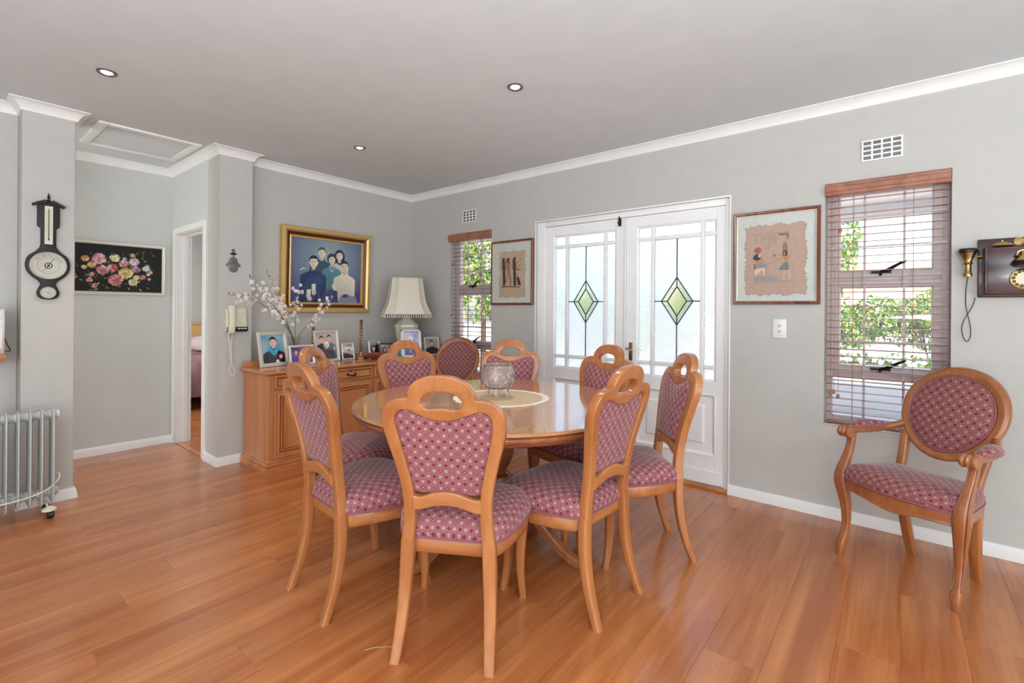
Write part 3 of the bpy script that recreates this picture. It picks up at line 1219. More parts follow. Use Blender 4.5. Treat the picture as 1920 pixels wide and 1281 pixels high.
def leaf(y0, y1, gy0, gy1, my0, my1, has_handle):
    gz0, gz1 = 0.757, 1.922
    mz0, mz1 = 0.871, 1.807
    mt = 0.028
    m = MB()
    m.box(LX0, y0, 0.02, LX1, gy0, 2.006)
    m.box(LX0, gy1, 0.02, LX1, y1, 2.006)
    m.box(LX0, gy0, gz1, LX1, gy1, 2.006)
    m.box(LX0, gy0, 0.665, LX1, gy1, gz0)
    m.box(LX0, gy0, 0.02, LX1, gy1, 0.227)
    lf = m.build('door_leaf', MT['door'], door1, smooth=20, bevel=0.003)
    # glazing bars
    def bar(a0, b0, a1, b1):
        s = MB()
        s.box(LX0 + 0.004, a0, b0, LX1 - 0.004, a1, b1)
        s.build('glazing_bar', MT['door'], lf, smooth=20, bevel=0.006)
    bar(my0 - mt, gz0, my0, gz1)
    bar(my1, gz0, my1 + mt, gz1)
    for a, b in ((gy0, my0 - mt), (my0, my1), (my1 + mt, gy1)):
        bar(a, mz0 - mt, b, mz0)
        bar(a, mz1, b, mz1 + mt)
    # inset edge moulding round the glass
    s = MB()
    rr = []
    for ins, x in ((0, LX0 + 0.002), (0.012, LX0 + 0.010), (0.012, LX1 - 0.01), (0, LX1 - 0.002)):
        rr.append([(x, gy0 + ins, gz0 + ins), (x, gy1 - ins, gz0 + ins), (x, gy1 - ins, gz1 - ins), (x, gy0 + ins, gz1 - ins)])
    s.loft(rr, False, False)
    s.build('glazing_bead', MT['door'], lf, smooth=20)
    gx0, gx1 = LX0 + 0.018, LX0 + 0.023
    cols = ((gy0, my0 - mt), (my0, my1), (my1 + mt, gy1))
    rows = ((gz0, mz0 - mt), (mz0, mz1), (mz1 + mt, gz1))
    for i, (a, b) in enumerate(cols):
        for j, (c, d) in enumerate(rows):
            if i == 1 and j == 1:
                continue
            g = MB()
            g.box(gx0, a - 0.004, c - 0.004, gx1, b + 0.004, d + 0.004)
            g.build('pane', MT['obscure2' if j == 1 else 'obscure'], lf, smooth=0)
    # leaded centre light: four field panes round a bevelled diamond
    yc, zc = (my0 + my1) / 2, 1.336
    hw, hh, iw, ih = 0.119, 0.18, 0.073, 0.111

    def pane_poly(pts, mat):
        g = MB()
        g.prism(pts, gx0, gx1, 'YZ')
        g.build('pane', MT[mat], lf, smooth=0)
    for sy in (-1, 1):
        for sz in (-1, 1):
            ye = my0 if sy < 0 else my1
            ze = mz0 if sz < 0 else mz1
            pane_poly([(yc, zc + sz * hh), (yc, ze), (ye, ze), (ye, zc), (yc + sy * hw, zc)], 'obscure')
            pane_poly([(yc, zc + sz * hh), (yc + sy * hw, zc), (yc + sy * iw, zc), (yc, zc + sz * ih)], 'opal')
    pane_poly([(yc - iw, zc), (yc, zc - ih), (yc + iw, zc), (yc, zc + ih)], 'diamond')
    s = MB()

    def came(a, b, c, d, t=0.0035):
        s.tube([(gx0 - 0.001, a, b), (gx0 - 0.001, c, d)], t, 6)
        s.tube([(gx1 + 0.001, a, b), (gx1 + 0.001, c, d)], t, 6)
    came(yc, mz0, yc, zc - ih)
    came(yc, zc + ih, yc, mz1)
    came(my0, zc, yc - iw, zc)
    came(yc + iw, zc, my1, zc)
    for q, p in ((hw, hh), (iw, ih)):
        came(yc - q, zc, yc, zc + p)
        came(yc, zc + p, yc + q, zc)
        came(yc + q, zc, yc, zc - p)
        came(yc, zc - p, yc - q, zc)
    s.build('lead_came', MT['lead'], lf)
    # lower panel
    s = MB()
    rr = []
    for ins, x in ((-0.004, LX1 - 0.012), (-0.004, LX0 - 0.004), (0.004, LX0 - 0.006), (0.012, LX0 + 0.004), (0.02, LX0 + 0.014), (0.075, LX0 + 0.014), (0.092, LX0 + 0.006)):
        rr.append([(x, gy0 + ins, 0.227 + ins), (x, gy1 - ins, 0.227 + ins), (x, gy1 - ins, 0.665 - ins), (x, gy0 + ins, 0.665 - ins)])
    s.loft(rr)
    s.build('door_panel', MT['door'], lf, smooth=20)
    s = MB()
    s.box(LX0 - 0.010, y0 + 0.01, 0.03, LX0, y1 - 0.01, 0.122)
    s.build('kick_rail', MT['door'], lf, smooth=20, bevel=0.004)
    return lf


lr = leaf(0.942, 1.691, 1.003, 1.601, 1.116, 1.463, True)
ll = leaf(1.694, 2.478, 1.783, 2.389, 1.899, 2.243, False)
s = MB()
s.box(LX0 - 0.012, 1.691, 0.02, LX0, 1.703, 2.006)
s.build('meeting_bead', MT['door'], ll, bevel=0.004)
s = MB()
s.box(LX0 - 0.006, 1.632, 0.866, LX0, 1.662, 1.010)
hp = s.build('handle_plate', MT['brassold'], lr, bevel=0.002)
s = MB()
s.tube([(LX0 - 0.006, 1.650, 0.962), (LX0 - 0.034, 1.650, 0.962), (LX0 - 0.040, 1.656, 0.962), (LX0 - 0.040, 1.672, 0.960)], [0.008, 0.007, 0.008, 0.006], 10)
s.build('door_handle', MT['brass'], hp)
s = MB()
s.tube(cat([(LX0 - 0.040, 1.655, 0.964), (LX0 - 0.042, 1.640, 0.952), (LX0 - 0.030, 1.615, 0.958), (LX0 - 0.012, 1.590, 0.953), (LX0 - 0.008, 1.560, 0.960), (LX0 - 0.006, 1.545, 0.948)], 6), 0.0022, 6)
s.build('string', MT['whiteplastic'], hp)
s = MB()
s.box(LX0 - 0.0075, 1.645, 0.895, LX0 - 0.0055, 1.649, 0.912)
s.sphere((LX0 - 0.006, 1.647, 0.913), 0.004)
s.build('keyhole', MT['black'], hp)
s = MB()
s.box(LX0 - 0.014, 1.735, 1.944, LX0, 1.758, 2.004)
s.tube([(LX0 - 0.016, 1.747, 1.955), (LX0 - 0.016, 1.747, 2.02)], 0.006, 8)
s.sphere((LX0 - 0.022, 1.752, 1.968), 0.008)
s.build('door_bolt', MT['iron'], ll, bevel=0.002)
for zz in (0.25, 1.05, 1.78):
    s = MB()
    s.tube([(LX0 - 0.004, 0.941, zz - 0.04), (LX0 - 0.004, 0.941, zz + 0.04)], 0.006, 8)
    s.build('hinge', MT['door'], lr)

# bedroom doorway in the passage: lining, architrave
m = MB()
m.rframe('X', XAL, 1.604, 4.501, 5.209, 0.0, 1.944, 0.014, 0.010, 0.0, 0.014)
m.rframe('X', XAL - 0.016, XAL - 0.0005, 4.452, 5.262, 0.0, 1.99, 0.056, 0.057, 0.0, 0.054)
m.rframe('X', 1.535, 1.575, 4.516, 5.198, 0.0, 1.929, 0.012, 0.012, 0.0, 0.012)
d2 = struct(m.build('door_2', MT['trim'], smooth=20, bevel=0.003))
m = MB()
m.box(1.580, 5.1975, 0.90, 1.598, 5.1988, 1.03)
m.build('strike_plate', MT['silver'], d2, smooth=0)
# ceiling hatch
m = MB()
HX0, HX1, HY0, HY1 = 0.755, 1.378, 4.262, 4.915
m.rframe('Z', CEIL - 0.014, CEIL, HX0, HX1, HY0, HY1, 0.055, 0.055, 0.055, 0.055)
ht = thing('ceiling_hatch', 'white framed loft hatch in the ceiling above the alcove', 'hatch', (0, 0, 0))
m.build('hatch_frame', MT['trim'], ht, bevel=0.003)
m = MB()
m.box(HX0 + 0.061, HY0 + 0.061, CEIL - 0.006, HX1 - 0.058, HY1 - 0.066, CEIL)
m.build('hatch_panel', MT['ceiling'], ht, smooth=0)
m = MB()
m.box(HX0 + 0.055, HY0 + 0.055, CEIL - 0.002, HX1 - 0.055, HY1 - 0.055, CEIL)
m.build('shadow_gap', MT['black'], ht, smooth=0)

# downlights
dl = None
for i, (x, y, lab) in enumerate(((0.626, 3.362, 'downlight over the floor left of the table, nearest the alcove'), (2.132, 1.713, 'downlight in the ceiling directly above the round table'), (2.178, 3.33, 'downlight in the ceiling in front of the sideboard'))):
    t = thing('downlight', lab, 'light', (x, y, CEIL), 0, 'recessed ceiling downlights')
    m = MB()
    m.lathe([(0.030, 0.0), (0.045, 0.0), (0.045, -0.005), (0.041, -0.009), (0.033, -0.006), (0.030, -0.001)], 28)
    m.build('bezel', MT['pewter'], t)
    m = MB()
    m.lathe([(0.001, -0.010), (0.018, -0.009), (0.024, -0.004), (0.024, 0.0), (0.001, 0.0)], 20)
    m.build('lamp', MT['lamp'], t)
    m = MB()
    m.lathe([(0.024, -0.002), (0.031, -0.005), (0.031, 0.0), (0.024, 0.0)], 24)
    m.build('reflector', MT['silver'], t)
    l = bpy.data.lights.new('downlight_beam', 'SPOT')
    l.energy = 48
    l.spot_size = R(100)
    l.spot_blend = 0.9
    l.color = (1.0, 0.93, 0.82)
    l.shadow_soft_size = 0.03
    lo = bpy.data.objects.new('downlight_beam', l)
    COL.objects.link(lo)
    lo.location = (x, y, CEIL - 0.02)
# ------------------------------------------------------------------ dining chairs
def lean(z):
    """front-to-back position of the back post at height z (feet 0, forward positive)"""
    if z < 0.34:
        return 0.075 * (1 - (1 - z / 0.34) ** 2)
    if z < 0.48:
        return 0.075
    t = (z - 0.48)
    return 0.075 - 0.10 * t - 0.20 * t * t


def mirror(half):
    """half outline from (0,top) side: list ordered bottom->top on +x ; returns full closed outline"""
    right = [(p[0], p[1]) for p in half]
    left = [(-p[0], p[1]) for p in reversed(half) if abs(p[0]) > 1e-6]
    return right + left


def chair_proto():
    t = thing('dining_chair', '', 'chair', group='carved beech dining chairs round the table')
    xf = lambda x, h, d: Vector((x, lean(h) + d, h))
    o1 = cat([(0.178, 0.40), (0.171, 0.45), (0.166, 0.53), (0.171, 0.61), (0.190, 0.70), (0.214, 0.79), (0.226, 0.850), (0.221, 0.893), (0.202, 0.925), (0.170, 0.944), (0.122, 0.951)], 6)
    o2 = cat([(0.122, 0.951), (0.119, 0.972), (0.106, 0.996), (0.080, 1.017), (0.043, 1.031), (0.0, 1.035)], 6)
    outer = [tuple(p) for p in o1] + [tuple(p) for p in o2[1:]]
    inn = [tuple(p) for p in cat([(0.130, 0.40), (0.124, 0.46), (0.122, 0.53), (0.128, 0.61), (0.146, 0.70), (0.167, 0.79), (0.178, 0.85), (0.175, 0.882), (0.156, 0.902), (0.126, 0.904), (0.087, 0.890), (0.045, 0.874), (0.0, 0.868)], 6)]
    # closed U-shaped outline: up the outer right, over, down the outer left, then back along the inner edge
    out_full = outer + [(-x, z) for x, z in reversed(outer[:-1])]
    in_full = [(-x, z) for x, z in inn] + list(reversed(inn[:-1]))
    hole = [tuple(p) for p in cat([(0.0, 0.975), (0.045, 0.970), (0.070, 0.950), (0.074, 0.930), (0.058, 0.914), (0.030, 0.913), (0.0, 0.917), (-0.030, 0.913), (-0.058, 0.914), (-0.074, 0.930), (-0.070, 0.950), (-0.045, 0.970)], 5, True)]
    plate('back_frame', [out_full + in_full, hole], 0.040, 0.0055, MT['beech'], t, xf)
    # lower rail of the back
    top = [tuple(p) for p in cat([(0.130, 0.583), (0.110, 0.578), (0.085, 0.582), (0.045, 0.597), (0.0, 0.603)], 5)]
    bot = [tuple(p) for p in cat([(0.0, 0.549), (0.045, 0.545), (0.085, 0.533), (0.110, 0.527), (0.130, 0.527)], 5)]
    full = [(-x, z) for x, z in top] + [(x, z) for x, z in reversed(top[:-1])] + [(x, z) for x, z in reversed(bot)][:0]
    lower = [(x, z) for x, z in reversed(bot)] + [(-x, z) for x, z in bot[1:]]
    plate('back_rail', [full + lower], 0.046, 0.006, MT['beechx'], t, lambda x, h, d: Vector((x, lean(h) + d - 0.001, h)))
    # upholstered back pad
    pin = [(x, z) for x, z in inn if z > 0.592]
    outl = [(x * 1.012, z + 0.002) for x, z in pin]
    outl = outl + [(-x, z) for x, z in reversed(outl[:-1])]
    nb = 10
    x0 = outl[0][0]
    for k in range(1, nb):
        xx = -x0 + 2 * x0 * k / nb
        outl.append((xx, 0.590))
    cx, cz = 0.0, 0.745
    m = MB()
    rings, uvs = [], []

    def padring(s, off):
        return [(cx + (x - cx) * s, lean(cz + (z - cz) * s) + off, cz + (z - cz) * s) for x, z in outl], [(cx + (x - cx) * s, (z - cz) * s) for x, z in outl]
    for s, off in ((0.02, -0.010), (0.3, -0.010), (0.6, -0.009), (0.82, -0.008), (0.94, -0.007), (1.0, -0.004), (1.0, 0.012), (0.985, 0.022), (0.94, 0.028), (0.82, 0.034), (0.6, 0.039), (0.3, 0.042), (0.02, 0.043)):
        r, u = padring(s, off)
        rings.append(r)
        uvs.append(u)
    m.loft(rings, uvs=uvs)
    m.build('back_pad', MT['fabric'], t, smooth=60)
    m = MB()
    pr_, _ = padring(0.985, 0.020)
    m.tube(pr_ + [pr_[0]], 0.004, 6, cap=False)
    m.build('back_piping', MT['piping'], t)
    # seat rail, cushion and piping
    so = [tuple(p) for p in cat([(0.0, 0.082), (0.10, 0.083), (0.155, 0.088), (0.192, 0.115), (0.232, 0.22), (0.256, 0.33), (0.257, 0.40), (0.238, 0.46), (0.195, 0.495), (0.11, 0.515), (0.0, 0.520)], 4)]
    seat = so + [(-x, y) for x, y in reversed(so[1:-1])]
    cxy = (0.0, 0.29)

    def ring(ins, z):
        out = []
        for x, y in seat:
            d = Vector((x - cxy[0], y - cxy[1]))
            l = d.length
            d = d * max((l - ins) / l, 0.02)
            out.append((cxy[0] + d.x, cxy[1] + d.y, z))
        return out
    m = MB()
    m.loft([ring(0.010, 0.352), ring(0.005, 0.356), ring(0.003, 0.372), ring(0.001, 0.405), ring(0.006, 0.412)])
    m.build('seat_rail', MT['beechx'], t, smooth=50)
    m = MB()
    prof = [(0.010, 0.408), (-0.003, 0.416), (-0.008, 0.430), (-0.006, 0.448), (0.004, 0.466), (0.022, 0.480), (0.055, 0.492), (0.10, 0.500), (0.16, 0.505), (0.5, 0.507)]
    rings, uvs = [], []
    acc = []
    L = 0
    for i in range(len(prof) - 1, -1, -1):
        if i < len(prof) - 1:
            L += 0 if i > 5 else math.hypot(prof[i][0] - prof[i + 1][0], prof[i][1] - prof[i + 1][1]) - abs(prof[i][0] - prof[i + 1][0])
        acc.insert(0, L)
    for (ins, z), ex in zip(prof, acc):
        r = ring(ins, z)
        rings.append(r)
        uu = []
        for x, y, _ in r:
            d = Vector((x - cxy[0], y - cxy[1]))
            l = max(d.length, 1e-4)
            uu.append((d.x * (1 + ex / l), d.y * (1 + ex / l)))
        uvs.append(uu)
    m.loft(rings, uvs=uvs)
    m.build('seat_cushion', MT['fabric'], t, smooth=60)
    m = MB()
    rg = ring(-0.004, 0.413)
    m.tube(rg + [rg[0]], 0.0055, 6, cap=False)
    m.build('piping', MT['piping'], t)
    # legs
    for s in (-1, 1):
        m = MB()
        rr = []
        for k in range(13):
            z = 0.415 * k / 12
            x = s * (0.172 - 0.0185 * (z / 0.4) ** 0.8)
            wx = 0.036 + 0.0145 * min(1, z / 0.32)
            wy = 0.032 + 0.0088 * min(1, z / 0.3)
            rr.append(rsq(x, lean(z), z, wx, wy, 0.18))
        m.loft(rr)
        m.build('back_leg', MT['beech'], t, smooth=50)
        m = MB()
        rr = []
        for z, x, y, wx in ((0.0, 0.226, 0.462, 0.030), (0.012, 0.226, 0.461, 0.030), (0.06, 0.221, 0.452, 0.030), (0.13, 0.216, 0.444, 0.034), (0.20, 0.216, 0.442, 0.039), (0.28, 0.219, 0.445, 0.045), (0.34, 0.222, 0.447, 0.050), (0.395, 0.222, 0.445, 0.052)):
            rr.append(rsq(s * x, y, z, wx, wx, 0.2))
        m.loft(rr)
        m.build('front_leg', MT['beech'], t, smooth=50)
    return t


def facing(x, y, deg):
    return (x, y, 0), R(deg - 90)


ch = chair_proto()
CH = 'red-patterned beech dining chair '
spots = [
    (1.154, 1.240, 29.7, CH + 'seen from behind, nearest and in front of the table'),
    (1.030, 1.946, -5.1, CH + 'at the left of the table, turned almost side-on, near the sideboard'),
    (1.856, 0.903, 86.4, CH + 'seen from behind at the right of the table, nearest the armchair'),
    (2.582, 0.907, 131.5, CH + 'farthest right, standing before the right door leaf'),
    (1.470, 2.680, -57.0, CH + 'behind the side-on left chair, before the graduation photo'),
    (2.190, 2.740, -101.0, CH + 'facing us, its handle before the lamp on the sideboard'),
    (2.830, 2.300, -146.0, CH + 'facing us behind the crystal bowl, under the small papyrus'),
    (2.860, 1.500, 165.0, CH + 'facing us in front of the left door leaf'),
]
for i, (x, y, a, lab) in enumerate(spots):
    loc, rz = facing(x, y, a)
    if i == 0:
        ch.location = loc
        ch.rotation_euler = (0, 0, rz)
        ch['label'] = lab
    else:
        dup(ch, loc, rz, lab)

# ------------------------------------------------------------------ oval-back armchairs
def armchair_proto():
    t = thing('oval_armchair', '', 'armchair', group='oval-backed armchairs')
    # local: x lateral, y forward, origin between the back feet
    def bl(z):      # lean of the oval back
        return 0.070 - 0.38 * max(0, z - 0.45)
    zc, rx, rz_ = 0.758, 0.218, 0.224
    n = 56

    def oval(sx, sz):
        out = []
        for i in range(n):
            a = 2 * math.pi * i / n
            x = sx * math.cos(a)
            z = sz * math.sin(a)
            x *= 1 + 0.05 * math.sin(a)          # fuller at the shoulders
            out.append((x, zc + z))
        return out
    # moulded oval frame
    m = MB()
    prof = [(0.0, -0.016), (-0.004, -0.008), (-0.002, 0.010), (0.006, 0.020), (0.018, 0.022), (0.026, 0.017), (0.032, 0.019), (0.040, 0.014), (0.042, -0.010), (0.036, -0.018), (0.015, -0.022)]
    rings = []
    for ins, d in prof:
        rings.append([(x, bl(z) + d, z) for x, z in oval(rx - ins, rz_ - ins)])
    rings.append(rings[0])
    m.loft(rings, False, False)
    m.build('back_frame', MT['beechdark'], t, smooth=60)
    m = MB()
    rings, uvs = [], []
    for s, off in ((0.02, -0.014), (0.6, -0.014), (1.0, -0.008), (1.0, 0.010), (0.97, 0.020), (0.9, 0.027), (0.75, 0.034), (0.5, 0.040), (0.25, 0.042), (0.02, 0.043)):
        o = oval((rx - 0.038) * s, (rz_ - 0.038) * s)
        rings.append([(x, bl(z) + off, z) for x, z in o])
        uvs.append([(x, z - zc) for x, z in o])
    m.loft(rings, uvs=uvs)
    m.build('back_pad', MT['fabric_oval'], t, smooth=60)
    m = MB()
    o = oval(rx - 0.043, rz_ - 0.043)
    pts = [(x, bl(z) + 0.019, z) for x, z in o]
    m.tube(pts + [pts[0]], 0.005, 6, False)
    m.build('piping', MT['piping'], t)
    # back posts from the seat up to the oval, and rear legs
    for s in (-1, 1):
        m = MB()
        rr = []
        for k in range(9):
            z = 0.40 + 0.24 * k / 8
            x = s * (0.158 + 0.020 * (k / 8) ** 1.5)
            rr.append(rsq(x, bl(z), z, 0.040, 0.036, 0.25))
        m.loft(rr)
        m.build('back_post', MT['beechdark'], t, smooth=50)
        m = MB()
        rr = []
        for k in range(9):
            z = 0.42 * k / 8
            rr.append(rsq(s * (0.137 + 0.024 * (k / 8)), 0.012 + lean(z) * 0.70, z, 0.040 + 0.006 * k / 8, 0.034 + 0.006 * k / 8, 0.15))
        m.loft(rr)
        m.build('back_leg', MT['beech'], t, smooth=50)
        # cabriole front leg flowing up into the arm support
        m = MB()
        rr = []
        cab = ((0.0, 0.252, 0.388, 0.026, 0.028), (0.012, 0.252, 0.390, 0.030, 0.032), (0.05, 0.250, 0.385, 0.038, 0.040), (0.085, 0.247, 0.374, 0.040, 0.042), (0.115, 0.245, 0.362, 0.029, 0.031), (0.18, 0.244, 0.350, 0.031, 0.034), (0.26, 0.247, 0.352, 0.039, 0.043), (0.33, 0.254, 0.362, 0.048, 0.054), (0.38, 0.258, 0.366, 0.054, 0.060),
               (0.43, 0.260, 0.360, 0.048, 0.050), (0.48, 0.260, 0.338, 0.038, 0.040), (0.53, 0.260, 0.312, 0.033, 0.035), (0.58, 0.261, 0.294, 0.031, 0.033), (0.625, 0.263, 0.288, 0.033, 0.038))
        for z, x, y, wx, wy in cab:
            rr.append(rsq(s * x, y, z, wx, wy, 0.22))
        m.loft(rr)
        fl = m.build('front_leg', MT['beechdark'], t, smooth=50)
        m = MB()
        m.tube(cat([(s * (x - wx * 0.36), y + wy * 0.49, z) for z, x, y, wx, wy in cab[3:]], 3), 0.0032, 6)
        m.tube(cat([(s * (x + wx * 0.49), y + wy * 0.34, z) for z, x, y, wx, wy in cab[3:]], 3), 0.0030, 6)
        m.build('leg_groove', MT['groove'], fl)
        # arm with scrolled end
        m = MB()
        path = [(s * 0.190, bl(0.66) + 0.0, 0.672), (s * 0.222, 0.05, 0.652), (s * 0.248, 0.12, 0.638), (s * 0.262, 0.20, 0.638), (s * 0.265, 0.28, 0.641), (s * 0.265, 0.320, 0.640)]
        pp = cat(path, 5)
        m.tube([tuple(p) for p in pp], [0.017 + 0.006 * (i / (len(pp) - 1)) for i in range(len(pp))], 10)
        m.lathe([(0.004, -0.030), (0.026, -0.030), (0.030, -0.022), (0.028, -0.015), (0.022, -0.010), (0.028, -0.004), (0.030, 0.0), (0.028, 0.004), (0.022, 0.010), (0.028, 0.015), (0.030, 0.022), (0.026, 0.030), (0.004, 0.030)], 16, (s * 0.265, 0.330, 0.632), axis='X')
        m.build('arm', MT['beechdark'], t, smooth=50)
        m = MB()
        rings, uvs = [], []
        for k in range(9):
            u = k / 8
            yy = 0.075 + 0.195 * u
            xx = 0.238 + 0.030 * min(1, u * 1.6)
            w = 0.040 * math.sin(math.pi * (0.08 + 0.84 * u)) ** 0.5
            h = 0.036 * math.sin(math.pi * (0.08 + 0.84 * u)) ** 0.6
            rings.append([(s * xx + w * math.cos(a), yy, 0.652 + h * (math.sin(a) if math.sin(a) > 0 else 0.35 * math.sin(a))) for a in [2 * math.pi * i / 14 for i in range(14)]])
            uvs.append([(0.1 * math.cos(a) * 0.34, yy) for a in [2 * math.pi * i / 14 for i in range(14)]])
        m.loft(rings, uvs=uvs)
        m.build('arm_pad', MT['fabric_oval'], t, smooth=60)
    so = [tuple(p) for p in cat([(0.0, 0.055), (0.12, 0.058), (0.185, 0.08), (0.215, 0.14), (0.238, 0.23), (0.256, 0.315), (0.256, 0.355), (0.222, 0.385), (0.12, 0.415), (0.0, 0.426)], 4)]
    seat = so + [(-x, y) for x, y in reversed(so[1:-1])]
    cxy = (0.0, 0.24)

    def ring(ins, z, serp=0.0):
        out = []
        for x, y in seat:
            d = Vector((x - cxy[0], y - cxy[1]))
            l = d.length
            k = max((l - ins) / l, 0.02)
            # serpentine lower edge: deeper at the middle of the front
            front = max(0, (y - 0.33) / 0.1)
            zz = z - serp * front * max(0, math.cos(x / 0.262 * math.pi)) if serp else z
            out.append((cxy[0] + d.x * k, cxy[1] + d.y * k, zz))
        return out
    m = MB()
    m.loft([ring(0.012, 0.345, 0.022), ring(0.002, 0.350, 0.022), ring(0.006, 0.364, 0.018), ring(0.000, 0.385, 0.0), ring(0.003, 0.402)])
    m.build('seat_rail', MT['beechdark'], t, smooth=50)
    prof = [(0.006, 0.400), (-0.004, 0.408), (-0.007, 0.424), (0.0, 0.444), (0.016, 0.462), (0.045, 0.476), (0.10, 0.486), (0.16, 0.491), (0.5, 0.493)]
    m = MB()
    rings, uvs = [], []
    for i, (ins, z) in enumerate(prof):
        r = ring(ins, z)
        ex = max(0, 0.462 - z) * 0.8
        rings.append(r)
        uvs.append([((x - cxy[0]) * (1 + ex / max(math.hypot(x - cxy[0], y - cxy[1]), 1e-4)), (y - cxy[1]) * (1 + ex / max(math.hypot(x - cxy[0], y - cxy[1]), 1e-4))) for x, y, _ in r])
    m.loft(rings, uvs=uvs)
    m.build('seat_cushion', MT['fabric_oval'], t, smooth=60)
    m = MB()
    rg = ring(-0.004, 0.406)
    m.tube(rg + [rg[0]], 0.0055, 6, False)
    m.build('piping', MT['piping'], t)
    return t


ac = armchair_proto()
loc, rz = facing(3.217, -0.190, 148.4)
ac.location = loc
ac.rotation_euler = (0, 0, rz)
ac['label'] = 'oval-backed beech armchair with red diamond fabric standing alone under the right window'
loc, rz = facing(3.26, 3.33, 212)
dup(ac, loc, rz, 'oval-backed armchair by the corner window, half hidden behind the round table')

# ------------------------------------------------------------------ table
TZ, TC, TR = 0.755, (2.045, 1.765), 0.775
t = thing('dining_table', 'large round honey veneer pedestal table in the middle of the dining chairs', 'table', (TC[0], TC[1], 0), R(-2))
m = MB()
m.lathe([(0.002, TZ), (TR - 0.05, TZ), (TR - 0.010, TZ), (TR - 0.0085, TZ), (TR - 0.006, TZ - 0.0004), (TR + 0.002, TZ - 0.004), (TR + 0.006, TZ - 0.010), (TR + 0.004, TZ - 0.013), (TR - 0.004, TZ - 0.015), (TR - 0.02, TZ - 0.016), (TR - 0.02, TZ - 0.018), (0.002, TZ - 0.018)], 128)
m.build('tabletop', MT['table'], t, smooth=35)
m = MB()
z = TZ - 0.016
m.lathe([(TR - 0.10, z), (TR - 0.006, z), (TR - 0.001, z - 0.003), (TR - 0.006, z - 0.007), (TR - 0.002, z - 0.010), (TR - 0.001, z - 0.013), (TR - 0.007, z - 0.017), (TR - 0.005, z - 0.020), (TR - 0.012, z - 0.030), (TR - 0.030, z - 0.042), (TR - 0.036, z - 0.048), (TR - 0.10, z - 0.048)], 128)
m.build('rim_moulding', MT['beechdark'], t, smooth=35)
m = MB()
m.lathe([(0.30, z - 0.006), (0.30, z - 0.03), (0.26, z - 0.06), (0.12, z - 0.08), (0.002, z - 0.08), (0.002, z - 0.006)], 48)
m.build('top_block', MT['beechdark'], t, smooth=40)
m = MB()
m.lathe([(0.002, 0.70), (0.085, 0.70), (0.085, 0.655), (0.06, 0.640), (0.058, 0.62), (0.072, 0.60), (0.095, 0.55), (0.105, 0.49), (0.100, 0.44), (0.080, 0.39), (0.064, 0.36), (0.062, 0.345), (0.085, 0.335), (0.088, 0.32), (0.090, 0.20), (0.080, 0.17), (0.04, 0.155), (0.002, 0.15)], 40)
m.build('pedestal_column', MT['beechdark'], t, smooth=35)
for k in range(4):
    a = R(90 * k)
    prof = [(0.05, 0.245, 0.085), (0.12, 0.255, 0.080), (0.20, 0.235, 0.072), (0.30, 0.170, 0.062), (0.40, 0.095, 0.052), (0.49, 0.045, 0.045), (0.545, 0.028, 0.042), (0.57, 0.024, 0.034)]
    pp = cat(prof, 4)
    rr = []
    for r_, zc, h in pp:
        w = 0.060 - 0.018 * r_ / 0.57
        zz0, zz1 = max(0.0, zc - h / 2), zc + h / 2
        sec = [(-w / 2, zz0), (w / 2, zz0), (w / 2 * 0.92, zz0 + (zz1 - zz0) * .35), (w / 2, zz0 + (zz1 - zz0) * .7), (w / 2 * .7, zz1), (-w / 2 * .7, zz1), (-w / 2, zz0 + (zz1 - zz0) * .7), (-w / 2 * 0.92, zz0 + (zz1 - zz0) * .35)]
        rr.append([(r_ * math.cos(a) - q * math.sin(a), r_ * math.sin(a) + q * math.cos(a), zz) for q, zz in sec])
    m = MB()
    m.loft(rr)
    m.build('pedestal_foot', MT['beechdark'], t, smooth=45)

# doily and crystal bowl
DCX, DCY = 2.09, 1.765
m = MB()
n = 120
rings = []
for r_, zz in ((0.002, 0.0008), (0.002, 0.0032), (0.10, 0.0032), (0.20, 0.0032), (0.238, 0.0032), (0.238, 0.0008)):
    rings.append([(r_ * math.cos(2 * math.pi * i / n), r_ * math.sin(2 * math.pi * i / n), zz) for i in range(n)])
rings.append(rings[0])
m.loft(rings, False, False)
o = m.build('doily', MT['doily'], smooth=40)
o.location = (DCX, DCY, TZ)
tag(o, 'round cream crocheted doily with scalloped white edge on the table', 'doily')
m = MB()
rings = []
for k, zz in ((0.239, 0.0008), (0.239, 0.0036), (0.256, 0.0044), (0.270, 0.0036), (0.270, 0.0008)):
    sc_a = 0.008 if k > 0.25 else 0
    rings.append([((k + sc_a * abs(math.sin(math.pi * i / 5))) * math.cos(2 * math.pi * i / n), (k + sc_a * abs(math.sin(math.pi * i / 5))) * math.sin(2 * math.pi * i / n), zz) for i in range(n)])
rings.append(rings[0])
m.loft(rings, False, False)
m.build('lace_edge', MT['lace'], o, smooth=40)
t = thing('crystal_bowl', 'cut crystal footed bowl standing on the doily', 'bowl', (DCX - 0.01, DCY + 0.02, TZ + 0.0035), R(20))
m = MB()
prof = [(0.004, 0.046), (0.045, 0.048), (0.075, 0.060), (0.094, 0.086), (0.099, 0.115), (0.094, 0.145), (0.082, 0.172), (0.078, 0.186), (0.081, 0.190)]
inner = [(0.075, 0.186), (0.078, 0.172), (0.089, 0.145), (0.093, 0.115), (0.088, 0.088), (0.070, 0.066), (0.042, 0.055), (0.004, 0.053)]
seg = 60
full_p = []
for q in range(len(prof) - 1):
    for f in (0.0, 0.5):
        full_p.append((prof[q][0] * (1 - f) + prof[q + 1][0] * f, prof[q][1] * (1 - f) + prof[q + 1][1] * f, True))
full_p.append((prof[-1][0], prof[-1][1], False))
full_p += [(r_, zz, False) for r_, zz in inner]
rings = []
